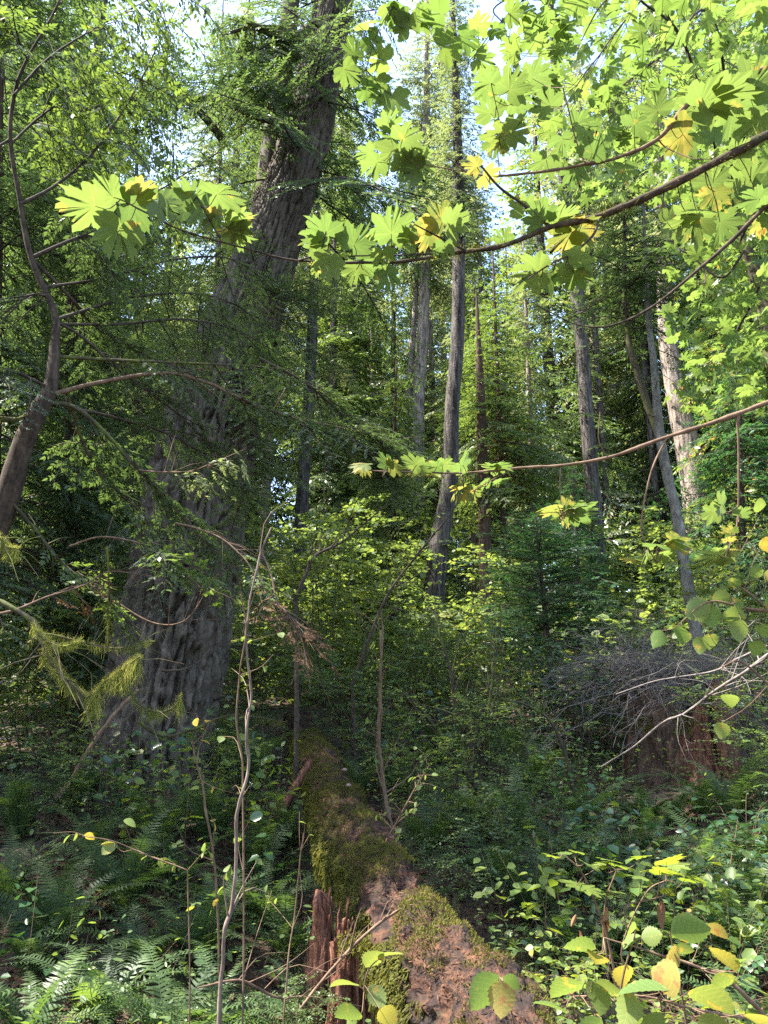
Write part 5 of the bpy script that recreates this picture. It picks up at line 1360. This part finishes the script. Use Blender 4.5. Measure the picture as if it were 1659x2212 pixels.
# long bare branches hanging in from the right in front of the stump
def limb_thing(name, label, cat, rows, mat, n=40, twigs=10, seed=0, tl=.3, group=None, rooted=False, nseg=7):
    """rows: (column, row, width px, distance)"""
    rng = RNG(seed + 300)
    L, R = branch_path(rows)
    if rooted:
        f = L[0]; g0 = gz(f[0] + .04, f[1] + .06)
        if f[2] > g0 - .02:
            E = resample([np.array([f[0] + .05, f[1] + .08, g0 - .12]), np.array([f[0] + .04, f[1] + .05, (f[2] + g0) / 2]), f], 12)[:-1]
            L = np.vstack([E, L]); R = np.concatenate([np.linspace(R[0] * 1.25, R[0], 11), R])
    base = L[0].copy()
    root = thing(name, label, cat, base, 0, group)
    g = Geo(); V, F = tube(L, R, nseg); g.add(V + (np.repeat(R, nseg) * .22 * fbm(V * 25, 2))[:, None] * nrm(V - np.repeat(L, nseg, 0)), F, 0, .5)
    tips = []
    for _ in range(twigs):
        i = rng.integers(len(L) // 5, len(L) - 1); d = nrm(L[i] - L[i - 1]) + rng.normal(0, .6, 3) + [0, 0, .2]; l = tl * rng.uniform(.4, 1.2)
        pts = resample([L[i], L[i] + nrm(d) * l * .5 + rng.normal(0, .02, 3), L[i] + nrm(d + rng.normal(0, .3, 3)) * l], 6)
        V, F = tube(pts, np.linspace(R[i] * .5, .0010, 6), 4); g.add(V, F, 0, rng.random()); tips.append(pts)
    part('stem', g, [M[mat]], root, base)
    return root, L, R, tips, base, rng

limb_thing('dead_branch', 'pale bare branch with lichen slanting up before the red stump', 'branch', [(1300, 1655, 2.5, 6.6), (1370, 1612, 4, 6.4), (1430, 1562, 5, 6.2), (1480, 1540, 5.5, 6.0), (1540, 1495, 6, 5.8), (1600, 1458, 7, 5.6), (1700, 1400, 8, 5.4), (1790, 1480, 9, 5.3), (1840, 1950, 10, 5.2)], 'grey_twig', twigs=16, seed=1, tl=.5)
limb_thing('dead_branch', 'thin forked grey branch above the red stump', 'branch', [(1330, 1500, 2, 7), (1420, 1470, 3, 7), (1540, 1450, 4, 6.9), (1600, 1420, 4.5, 6.7), (1690, 1395, 5, 6.5), (1780, 1480, 6, 6.4), (1800, 1860, 6, 6.3)], 'grey_twig', twigs=18, seed=2, tl=.5)
limb_thing('dead_branch', 'mossy arching bare branch left of the red stump', 'branch', [(1240, 1730, 9, 8.6), (1225, 1640, 8, 8.6), (1190, 1560, 7, 8.6), (1130, 1520, 5, 8.5), (1080, 1505, 4, 8.4), (1085, 1440, 3, 8.4), (1080, 1300, 2, 8.4)], 'mossy_bark', twigs=10, seed=3, rooted=True)
limb_thing('dead_pole', 'long dead pole leaning against the great fir', 'pole', [(95, 1760, 13, 8.0), (150, 1690, 12, 8.2), (205, 1600, 11, 8.4), (250, 1540, 9, 8.6), (300, 1490, 7, 8.8)], 'tan_twig', twigs=4, seed=4)
limb_thing('dead_branch', 'fallen bare branch propped on the rotten stump', 'branch', [(640, 2190, 5, 4.2), (720, 2090, 7, 4.3), (800, 2010, 7, 4.4), (885, 1950, 4, 4.5)], 'tan_twig', twigs=9, seed=5)
limb_thing('broken_limb', 'reddish broken limb leaning under the upper log', 'branch', [(548, 1880, 22, 7.4), (580, 1800, 27, 7.6), (612, 1745, 25, 7.7), (650, 1680, 20, 7.9), (672, 1640, 8, 8.0)], 'rot_red', twigs=1, seed=6)
limb_thing('dead_branch', 'brown snag lying among the ferns by the pole sapling', 'branch', [(425, 2135, 4, 3.8), (520, 2120, 6, 3.9), (600, 2155, 5, 4.0), (660, 2150, 3, 4.1)], 'tan_twig', twigs=10, seed=7, tl=.4)
# mossy many-stemmed shrub base in the middle
for k, rows in enumerate(([(1030, 1700, 26, 9.2), (1000, 1650, 14, 9.2), (960, 1600, 9, 9.1), (915, 1540, 6, 9.0), (870, 1490, 3, 8.9)], [(1035, 1690, 22, 9.3), (1010, 1600, 13, 9.3), (985, 1530, 9, 9.3), (965, 1420, 6, 9.3), (930, 1330, 3, 9.3)], [(1045, 1690, 20, 9.4), (1050, 1600, 10, 9.4), (1060, 1500, 7, 9.4), (1075, 1400, 4, 9.4)])):
    limb_thing('mossy_stem', ('mossy dark stem leaning left over the shaded hollow', 'upright forked mossy stem in the shaded hollow', 'mossy stem leaning right in the shaded hollow')[k], 'stem', rows, 'mossy_bark', twigs=16, seed=20 + k, tl=.8, rooted=True)

# ------------------------------------------------------------------ saplings
def sapling(label, rows, mat, leaves, lm='big_leaf', seed=0, twigs=8, size=.05, tl=.35, name='sapling', foot=True, cat='sapling'):
    root, L, R, tips, base, rng = limb_thing(name, label, cat, rows, mat, twigs=twigs, seed=seed, tl=tl, rooted=True)
    me = leaf_mesh(HAZEL_V, HAZEL_F, [M[lm]])
    stem = root.children[0]
    for _ in range(leaves):
        t = tips[rng.integers(len(tips))]; i = rng.integers(2, len(t)); p = t[i]
        d = nrm(t[i] - t[i - 1] + rng.normal(0, .5, 3) - [0, 0, .3]); N = nrm(np.array([0, 0, 1.0]) + rng.normal(0, .4, 3)); N = nrm(N - d * (N @ d)); Yv = np.cross(N, d)
        leaf_obj(me, p, np.stack([d, Yv, N], -1), size * rng.uniform(.6, 1.2), stem, base)
    return root

sapling('slim pale pole sapling rising from the ferns', [(468, 2300, 10, 3.7), (480, 2100, 9.5, 3.8), (484, 2010, 9, 3.8), (503, 1950, 8.5, 3.85), (512, 1800, 7.5, 3.9), (519, 1730, 7.5, 3.9), (536, 1650, 6.5, 3.95), (532, 1580, 6, 3.95), (543, 1500, 5.5, 4.0), (533, 1400, 5, 4.0), (541, 1300, 4, 4.05), (556, 1210, 5, 4.1), (585, 1140, 3, 4.1)], 'sapling_bark', 14, 'hazel', 11, 7, .045, .32)
sapling('thin reddish twin stem running close beside the pole sapling', [(525, 1650, 4, 4.0), (512, 1560, 4, 4.0), (520, 1450, 3.5, 4.0), (531, 1360, 3, 4.0), (520, 1280, 2, 4.0)], 'tan_twig', 10, 'hazel', 12, 6, .05, .3, foot=False)
sapling('thin tan sapling standing behind the log', [(845, 1790, 11, 6.9), (830, 1700, 9, 7.0), (818, 1600, 8, 7.0), (820, 1480, 7, 7.0), (826, 1380, 5, 7.0), (822, 1320, 3, 7)], 'tan_twig', 26, 'hazel', 13, 14, .05, .6)
sapling('dark sprawling hazel branch spreading round leaves over the bright slope', [(640, 1290, 9, 8.6), (662, 1240, 8, 8.7), (682, 1200, 7, 8.8), (740, 1170, 5.5, 8.9), (800, 1120, 3.5, 9), (840, 1085, 2, 9)], 'dark_twig', 60, 'hazel', 14, 16, .075, .8, foot=False)
sapling('upright hazel twig with rounded leaves before the grey conifer', [(760, 1480, 8, 9.6), (830, 1300, 6, 9.7), (900, 1200, 4.5, 9.7), (980, 1100, 3, 9.7), (1000, 1030, 2, 9.7)], 'dark_twig', 70, 'hazel', 15, 18, .075, .8, foot=False)
sapling('reddish twiggy seedling with dry hanging leaves before the great fir', [(466, 1880, 5, 5.0), (455, 1800, 5, 5.0), (437, 1700, 4.5, 5), (425, 1660, 4, 5), (415, 1600, 3, 5)], 'tan_twig', 9, 'yellow_leaf', 16, 7, .06, .35)
sapling('small seedling holding out pale sunlit leaves over the ferns', [(405, 1880, 3, 4.2), (330, 1850, 3, 4.2), (285, 1832, 3, 4.2), (235, 1815, 2.5, 4.15), (180, 1805, 2, 4.1)], 'tan_twig', 16, 'big_leaf', 17, 7, .07, .16, foot=False)
sapling('wispy bare seedling in front of the rotten stump', [(612, 2200, 4, 3.8), (625, 2050, 3.5, 3.9), (640, 1950, 3, 4), (655, 1800, 2, 4)], 'tan_twig', 6, 'hazel', 18, 7, .035, .25)
sapling('arching leafy shoot glowing along the right edge of the log', [(800, 1880, 5, 5.6), (860, 1770, 4, 5.5), (905, 1690, 3, 5.4), (925, 1655, 2, 5.4)], 'tan_twig', 60, 'hazel', 19, 22, .045, .25, foot=False)

# ------------------------------------------------------------------ big round leaves close to the camera
BIG_ME = leaf_mesh(HAZEL_V, HAZEL_F, [M['big_leaf']]); YEL_ME = leaf_mesh(HAZEL_V, HAZEL_F, [M['yellow_leaf']])
def big_leaves(label, stems, leaves, seed, tilt, mat='tan_twig', name='hazel_sapling', base=None):
    rng = RNG(400 + seed)
    paths = []; g = Geo()
    for rows in stems:
        L, R = branch_path(rows); paths.append(L); V, F = tube(L, R, 6); g.add(V, F, 0, .5)
    b = paths[0][0].copy()
    root = thing(name, label, 'shrub', b)
    ld = []
    for px, py, ang, sz, c, d in leaves:
        p = at(px, py, d); twig_to(g, rng, paths, p, .0011, 0, .008); ld.append((p, ang, sz * d / FPX, c))
    st = part('stem', g, [M[mat]], root, b)
    for p, ang, s, c in ld:
        leaf_obj(YEL_ME if c == 'y' and rng.random() < .2 else BIG_ME, p, leaf_frame(p, math.radians(ang + rng.normal(0, 6)), tilt, rng, .25), s * .98, st, b)
    return root
big_leaves('hazel twigs with large round leaves nodding at the bottom of the bank', [[(1640, 2330, 14, 1.9), (1648, 2200, 12, 1.9), (1560, 2110, 8, 1.9), (1420, 2060, 5, 1.9), (1300, 2030, 3, 1.9)], [(1648, 2200, 8, 1.9), (1500, 2180, 6, 1.85), (1380, 2150, 4, 1.85), (1240, 2150, 3, 1.85)], [(1345, 2330, 7, 1.9), (1340, 2150, 5, 1.9), (1372, 2010, 3, 1.9)], [(1500, 2330, 7, 1.9), (1470, 2120, 4, 1.9), (1448, 2010, 3, 1.9)]],
   [(1375, 2005, 172, 66, 'g', 1.9), (1385, 2022, 190, 50, 'g', 1.9), (1385, 2025, 5, 48, 'g', 1.92), (1450, 2018, 18, 88, 'g', 1.9), (1522, 2000, -15, 52, 'y', 1.92), (1288, 2050, 175, 72, 'g', 1.9), (1290, 2062, -110, 62, 'g', 1.88), (1352, 2085, -95, 58, 'g', 1.9), (1465, 2050, 205, 58, 'y', 1.9), (1458, 2052, 15, 40, 'g', 1.92),
    (1262, 2125, -125, 95, 'g', 1.75), (1280, 2120, -80, 78, 'y', 1.78), (1362, 2142, -85, 84, 'y', 1.72), (1350, 2150, 215, 88, 'g', 1.74), (1445, 2140, 225, 112, 'g', 1.7), (1490, 2140, -30, 108, 'g', 1.7), (1470, 2120, 165, 90, 'y', 1.76), (1590, 2110, -130, 66, 'g', 1.75), (1596, 2125, -5, 76, 'g', 1.75), (1590, 2100, 140, 76, 'g', 1.78), (1600, 2080, 95, 56, 'y', 1.78), (1400, 2190, -70, 84, 'g', 1.68), (1225, 2190, 195, 76, 'y', 1.75), (1545, 2190, -95, 80, 'g', 1.68), (1610, 2190, -60, 80, 'g', 1.7), (1300, 2200, -140, 84, 'g', 1.7)], 1, .55)
big_leaves('low hazel sprig with two round leaves in front of the log end', [[(1130, 2330, 5, 1.8), (1110, 2200, 4, 1.8), (1080, 2110, 3, 1.8)]], [(1080, 2108, 222, 92, 'g', 1.8), (1084, 2112, -35, 46, 'g', 1.8), (1082, 2118, -85, 74, 'y', 1.78)], 2, .3)
big_leaves('leaning twig with narrow yellow-green leaves below the rotten stump', [[(770, 2330, 5, 2.4), (785, 2230, 4, 2.4), (790, 2110, 3, 2.4), (830, 2060, 2, 2.4)]], [(775, 2130, 220, 70, 'g', 2.4), (760, 2170, 240, 60, 'y', 2.4), (800, 2130, -60, 50, 'g', 2.4), (790, 2090, 60, 60, 'g', 2.4), (815, 2070, 30, 60, 'g', 2.4), (780, 2190, -150, 70, 'g', 2.3), (820, 2180, -40, 55, 'g', 2.3)], 3, .5)
big_leaves('drooping hazel branch with spotted yellow-green leaves over the twig tangle', [[(1740, 1330, 10, 2.9), (1659, 1320, 8, 2.9), (1600, 1310, 6, 2.9), (1530, 1300, 4, 2.9), (1470, 1345, 2.5, 2.9)], [(1659, 1320, 6, 2.9), (1600, 1270, 4, 2.9), (1575, 1250, 3, 2.9)], [(1659, 1480, 5, 3), (1600, 1430, 4, 3), (1560, 1440, 3, 3)]],
   [(1466, 1352, -115, 58, 'g', 2.9), (1430, 1362, -130, 44, 'g', 2.95), (1535, 1302, 215, 64, 'g', 2.9), (1543, 1308, -105, 50, 'g', 2.9), (1540, 1368, -100, 40, 'g', 2.85), (1510, 1375, -85, 40, 'g', 2.95), (1590, 1272, 100, 34, 'g', 2.9), (1578, 1285, 200, 42, 'g', 2.9), (1580, 1290, -80, 44, 'g', 2.9), (1600, 1338, -85, 50, 'g', 2.85), (1612, 1335, 180, 56, 'g', 2.88), (1640, 1350, -70, 44, 'y', 2.9), (1650, 1310, 20, 50, 'g', 2.9), (1620, 1245, 40, 34, 'g', 2.95), (1650, 1240, -20, 44, 'g', 2.95), (1572, 1500, -85, 46, 'g', 3), (1640, 1385, -110, 44, 'g', 2.9), (1655, 1090, 190, 40, 'g', 3.0), (1652, 1160, -60, 40, 'g', 3.0), (1560, 1560, -95, 40, 'y', 3.1)], 4, .35)

# thimbleberry with flat lobed leaves
TH_ME = [leaf_mesh(V * [1, 1, .8], F, [M['salmon']]) for V, F in MAPLES[:2]]; DRY_ME = leaf_mesh(HAZEL_V * [1, .38, 2.5], HAZEL_F, [M['dead_fern']])
def build_thimbleberry():
    rng = RNG(81)
    stems = [[(1365, 2200, 7, 3.2), (1330, 2090, 6, 3.2), (1290, 1960, 4.5, 3.2), (1262, 1890, 4, 3.2), (1215, 1845, 3, 3.2)], [(1345, 2190, 5, 3.3), (1312, 2060, 4, 3.3), (1305, 1960, 3, 3.3), (1330, 1880, 2.5, 3.3)], [(1360, 2120, 4, 3.3), (1345, 2040, 3, 3.3), (1395, 1930, 3, 3.3), (1440, 1900, 2.5, 3.3)], [(1355, 2010, 3, 3.2), (1350, 1960, 2.5, 3.2), (1400, 1945, 2.5, 3.2), (1435, 1935, 2, 3.2)]]
    leaves = [(1222, 1842, 165, 34), (1240, 1838, 25, 34), (1262, 1862, 10, 40), (1305, 1862, 160, 26), (1325, 1865, 20, 50), (1318, 1858, 80, 36), (1300, 1870, 200, 34), (1245, 1912, 170, 46), (1265, 1918, -10, 40), (1295, 1925, 190, 36), (1318, 1925, 15, 36), (1385, 1895, 170, 40), (1400, 1880, 60, 40), (1425, 1880, 10, 54), (1440, 1862, 75, 46), (1450, 1870, -5, 46), (1385, 1915, 190, 38), (1480, 1900, 20, 40), (1500, 1895, -20, 36), (1390, 1850, 150, 34), (1200, 1850, 200, 30)]
    base = at(1365, 2230, 3.2); b = np.array([base[0], base[1], gz(base[0], base[1])])
    stems[0].insert(0, (1372, 2420, 8, 3.25)); stems[1].insert(0, (1358, 2420, 6, 3.3))
    root = thing('thimbleberry_shrub', 'leggy thimbleberry with flat lobed yellow-green leaves on tan canes', 'shrub', b)
    g = Geo(); paths = []
    for rows in stems:
        L, R = branch_path(rows); V, F = tube(L, R, 5); g.add(V, F, 0, .5); paths.append(L)
    ld = []
    for px, py, a, s in leaves:
        d = 3.2 + rng.normal(0, .1); p = at(px, py, d); twig_to(g, rng, paths, p, .0013); ld.append((p, a, s * d / FPX))
    st = part('stem', g, [M['tan_twig']], root, b)
    for p, a, s in ld: leaf_obj(TH_ME[rng.integers(2)], p, leaf_frame(p, math.radians(a), .85, rng, .18), s, st, b)
    for px, py, s in ((1310, 1960, 42), (1308, 1990, 50), (1430, 1945, 54), (1245, 1975, 28), (1250, 2010, 26)):
        p = at(px, py, 3.2); o = leaf_obj(DRY_ME, p, leaf_frame(p, math.radians(-90 + rng.normal(0, 10)), .1, rng, .5), s * 3.2 / FPX, st, b); o['label'] = 'dry brown leaf hanging limp'
build_thimbleberry()

# ------------------------------------------------------------------ sword ferns
FERNS = [
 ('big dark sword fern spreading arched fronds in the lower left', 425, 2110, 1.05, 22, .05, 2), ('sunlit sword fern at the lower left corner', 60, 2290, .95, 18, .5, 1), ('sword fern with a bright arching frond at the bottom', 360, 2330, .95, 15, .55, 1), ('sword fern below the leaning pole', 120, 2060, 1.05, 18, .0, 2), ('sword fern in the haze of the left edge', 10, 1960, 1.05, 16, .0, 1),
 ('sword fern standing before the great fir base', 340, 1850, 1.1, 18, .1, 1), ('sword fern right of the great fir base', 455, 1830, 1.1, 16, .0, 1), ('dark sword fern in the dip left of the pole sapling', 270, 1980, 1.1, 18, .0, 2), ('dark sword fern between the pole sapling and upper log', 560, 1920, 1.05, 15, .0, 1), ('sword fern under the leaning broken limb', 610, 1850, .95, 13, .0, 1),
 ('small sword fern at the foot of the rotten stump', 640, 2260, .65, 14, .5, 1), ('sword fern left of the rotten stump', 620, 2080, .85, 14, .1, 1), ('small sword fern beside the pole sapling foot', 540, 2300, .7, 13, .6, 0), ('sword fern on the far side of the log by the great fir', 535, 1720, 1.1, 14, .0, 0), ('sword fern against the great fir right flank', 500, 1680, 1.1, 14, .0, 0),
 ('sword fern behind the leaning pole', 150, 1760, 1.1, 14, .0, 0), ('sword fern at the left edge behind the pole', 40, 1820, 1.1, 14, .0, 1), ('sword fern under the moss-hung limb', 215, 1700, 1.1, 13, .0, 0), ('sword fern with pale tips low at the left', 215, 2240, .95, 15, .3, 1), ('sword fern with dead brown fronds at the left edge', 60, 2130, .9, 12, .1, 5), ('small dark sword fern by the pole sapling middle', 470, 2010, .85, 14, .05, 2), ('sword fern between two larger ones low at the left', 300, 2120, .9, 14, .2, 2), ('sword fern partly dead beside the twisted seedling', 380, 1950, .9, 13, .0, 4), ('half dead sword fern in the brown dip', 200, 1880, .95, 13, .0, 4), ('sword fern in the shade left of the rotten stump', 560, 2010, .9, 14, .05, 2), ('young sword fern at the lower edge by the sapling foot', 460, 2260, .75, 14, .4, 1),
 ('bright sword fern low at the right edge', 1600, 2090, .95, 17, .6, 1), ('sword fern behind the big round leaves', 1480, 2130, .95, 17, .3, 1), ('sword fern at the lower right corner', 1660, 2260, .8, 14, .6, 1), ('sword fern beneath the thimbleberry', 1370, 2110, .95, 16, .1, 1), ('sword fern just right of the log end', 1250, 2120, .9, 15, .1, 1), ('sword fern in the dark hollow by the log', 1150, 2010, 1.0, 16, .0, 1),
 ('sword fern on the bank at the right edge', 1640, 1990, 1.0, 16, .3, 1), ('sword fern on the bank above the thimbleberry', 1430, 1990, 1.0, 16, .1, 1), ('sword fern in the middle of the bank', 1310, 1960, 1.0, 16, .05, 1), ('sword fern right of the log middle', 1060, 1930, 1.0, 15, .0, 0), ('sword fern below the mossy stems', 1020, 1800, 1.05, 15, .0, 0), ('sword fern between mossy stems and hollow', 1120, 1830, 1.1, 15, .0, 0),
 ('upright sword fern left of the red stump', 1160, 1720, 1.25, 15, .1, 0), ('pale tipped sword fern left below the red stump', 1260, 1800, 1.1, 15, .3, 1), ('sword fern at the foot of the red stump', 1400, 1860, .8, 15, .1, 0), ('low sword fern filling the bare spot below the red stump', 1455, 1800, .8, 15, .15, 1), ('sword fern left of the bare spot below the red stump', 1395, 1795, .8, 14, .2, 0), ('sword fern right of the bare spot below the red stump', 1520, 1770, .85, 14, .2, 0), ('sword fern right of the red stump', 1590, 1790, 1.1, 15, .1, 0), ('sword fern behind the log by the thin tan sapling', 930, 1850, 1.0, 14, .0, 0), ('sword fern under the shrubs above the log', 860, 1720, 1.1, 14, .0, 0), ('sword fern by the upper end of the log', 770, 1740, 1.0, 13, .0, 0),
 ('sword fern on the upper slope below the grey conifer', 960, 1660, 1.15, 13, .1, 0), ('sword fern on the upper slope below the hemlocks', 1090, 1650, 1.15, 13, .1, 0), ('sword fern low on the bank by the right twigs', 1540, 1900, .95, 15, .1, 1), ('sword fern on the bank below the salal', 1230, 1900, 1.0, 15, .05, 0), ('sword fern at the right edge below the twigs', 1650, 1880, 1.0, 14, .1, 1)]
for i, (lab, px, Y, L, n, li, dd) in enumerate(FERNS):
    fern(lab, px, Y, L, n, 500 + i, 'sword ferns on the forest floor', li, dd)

# ------------------------------------------------------------------ small growth and litter nobody could count
def clear_of_log(P, m=.0):
    t = np.clip((P[:, 1] - LOG_A[1]) / (LOG_B[1] - LOG_A[1]), 0, 1)
    cx = LOG_A[0] + (LOG_B[0] - LOG_A[0]) * t
    return np.abs(P[:, 0] - cx) > .36 + m

def open_view(x, y): return ~((np.abs(x / np.maximum(y, .1) - RED_C[0] / RED_C[1]) < .075) & (y > 6.6) & (y < 9.6))

def fill():
    rng = RNG(91)
    n = 15000
    y = 2.2 + 10 * rng.random(n) ** 1.3; x = rng.uniform(-1, 1, n) * (1.2 + y * .62); z = ground(x, y)
    P = np.stack([x, y, z + .015 + .02 * rng.random(n)], -1)
    P = P[clear_of_log(P)]; n = len(P)
    g = Geo(); V, F, t = place(SMALL_V * [1, 1.1, 2.2], SMALL_F, P, rng.normal(0, 1, (n, 3)) * [1, 1, .3], np.array([0, 0, 1.0]) + rng.normal(0, .45, (n, 3)), rng.uniform(.03, .11, n), np.clip(rng.normal(.45, .25, n), 0, 1)); g.add(V, F, 0, t)
    obj('leaf_litter', g.mesh('leaf_litter', [M['litter']]), kind='stuff')
    n = 1500
    y = 2.2 + 9 * rng.random(n); x = rng.uniform(-1, 1, n) * (1.2 + y * .6); z = ground(x, y)
    p0 = np.stack([x, y, z + .02], -1); p0 = p0[clear_of_log(p0)]; n = len(p0)
    d = rng.normal(0, 1, (n, 3)) * [1, 1, .25]; g = Geo(); V, F = strip3(p0, p0 + nrm(d) * rng.uniform(.1, .7, (n, 1)) + [0, 0, .03], .004, .0015); g.add(V, F, 0, .5)
    obj('twig_litter', g.mesh('twig_litter', [M['tan_twig']]), kind='stuff')
    # low leafy undergrowth in clumps
    g = Geo(); w = Geo()
    n = 5200
    y = 4.2 + 17 * rng.random(n) ** 1.2; x = rng.uniform(-1, 1, n) * (1.0 + y * .6)
    den = noise(np.stack([x * .6, y * .6, y * 0 + 7], -1)); ok = den > -.45; x, y = x[ok], y[ok]
    ok = ((y > 8.5) | (x > .6) | (rng.random(len(x)) < .28)) & open_view(x, y); x, y = x[ok], y[ok]
    P0 = np.stack([x, y, ground(x, y)], -1); P0 = P0[clear_of_log(P0, .15)]; n = len(P0)
    h = rng.uniform(.15, .75, n); tip = P0 + np.stack([rng.normal(0, .2, n), rng.normal(0, .2, n), h], -1)
    V, F = strip3(P0, tip, .0025, .0012); w.add(V, F, 0, .5)
    PP, DD, NN, SS, TT = [], [], [], [], []
    for k in range(14):
        u = rng.uniform(.25, 1, (n, 1)); q = P0 * (1 - u) + tip * u + rng.normal(0, .07, (n, 3))
        PP.append(q); DD.append(rng.normal(0, 1, (n, 3)) * [1, 1, .35]); NN.append(np.array([0, 0, 1.0]) + rng.normal(0, .35, (n, 3))); SS.append(rng.uniform(.03, .075, n)); TT.append(np.clip(rng.normal(.4, .22, n), 0, 1))
    V, F, t = place(SMALL_V * [1, .9, 1], SMALL_F, np.vstack(PP), np.vstack(DD), np.vstack(NN), np.concatenate(SS), np.concatenate(TT)); g.add(V, F, 0, t)
    o = obj('undergrowth', g.mesh('undergrowth', [M['huckle']]), kind='stuff')
    obj('undergrowth_stems', w.mesh('undergrowth_stems', [M['dark_twig']]), kind='stuff')
    n = 1500
    y = 5.6 + 11 * rng.random(n) ** 1.2; x = rng.uniform(-.75, 1, n) * (1.0 + y * .6)
    ok = noise(np.stack([x * .8 + 30, y * .8, y * 0 + 2], -1)) > .0; ok &= open_view(x, y); x, y = x[ok], y[ok]
    P0 = np.stack([x, y, ground(x, y)], -1); P0 = P0[clear_of_log(P0, .2)]; n = len(P0)
    h = rng.uniform(.3, 1.0, n); tip = P0 + np.stack([rng.normal(0, .25, n), rng.normal(0, .2, n), h], -1)
    sp = noise(np.stack([P0[:, 0] * .9 + 11, P0[:, 1] * .9, P0[:, 1] * 0], -1)) > .1
    for who, sel in (('salal', sp), ('salmon', ~sp)):
        p, q1 = P0[sel], tip[sel]; n = len(p); g = Geo(); V, F = strip3(p, q1, .003, .0015); g.add(V, F, 1, .5)
        for k in range(9):
            u = rng.uniform(.35, 1, (n, 1)); q = p * (1 - u) + q1 * u + rng.normal(0, .09, (n, 3))
            V, F, t = place(ROUND_V * [1, .85, 1.4], ROUND_F, q, rng.normal(0, 1, (n, 3)) * [1, 1, .3] - [0, 0, .2], np.array([0, -.25, 1.0]) + rng.normal(0, .35, (n, 3)), rng.uniform(.055, .125, n), np.clip(rng.normal(.45, .25, n), 0, 1)); g.add(V, F, 0, t)
        nm = 'broadleaf_undergrowth' if who == 'salal' else 'pale_undergrowth'
        obj(nm, g.mesh(nm, [M[who], M['tan_twig']]), kind='stuff')
    # far slope greenery
    n = 26000
    y = 14 + 46 * rng.random(n) ** 1.2; x = rng.uniform(-1, 1, n) * (3 + y * .62); P = np.stack([x, y, ground(x, y) + rng.random(n) ** 1.6 * 1.6], -1)
    V, F, t = place(ROUND_V, ROUND_F, P, rng.normal(0, 1, (n, 3)) * [1, 1, .4], np.array([0, -.2, 1.0]) + rng.normal(0, .4, (n, 3)), rng.uniform(.12, .28, n), np.clip(rng.normal(.4, .2, n), 0, 1)); g = Geo(); g.add(V, F, 0, t)
    obj('slope_undergrowth', g.mesh('slope_undergrowth', [M['hazel']]), kind='stuff')
    # grass at the log foot
    n = 420; c = at(1225, 2150, 2.9)
    P = np.stack([c[0] + rng.normal(0, .22, n), c[1] + rng.normal(0, .25, n), np.zeros(n)], -1); P[:, 2] = ground(P[:, 0], P[:, 1])
    W = np.array([[0, .012, 0], [0, -.012, 0], [.5, -.010, .04], [1, 0, -.12], [.5, .010, .04]])
    D = rng.normal(0, .45, (n, 3)) + [0, 0, 1.0]; S = rng.uniform(.25, .75, n)
    g = Geo(); V, F, t = place(W, np.array([[0, 1, 2, 4]]), P, D, rng.normal(0, 1, (n, 3)), S, rng.random(n)); g.add(V, F, 0, t)
    obj('grass', g.mesh('grass', [M['grass']]), kind='stuff')
fill()
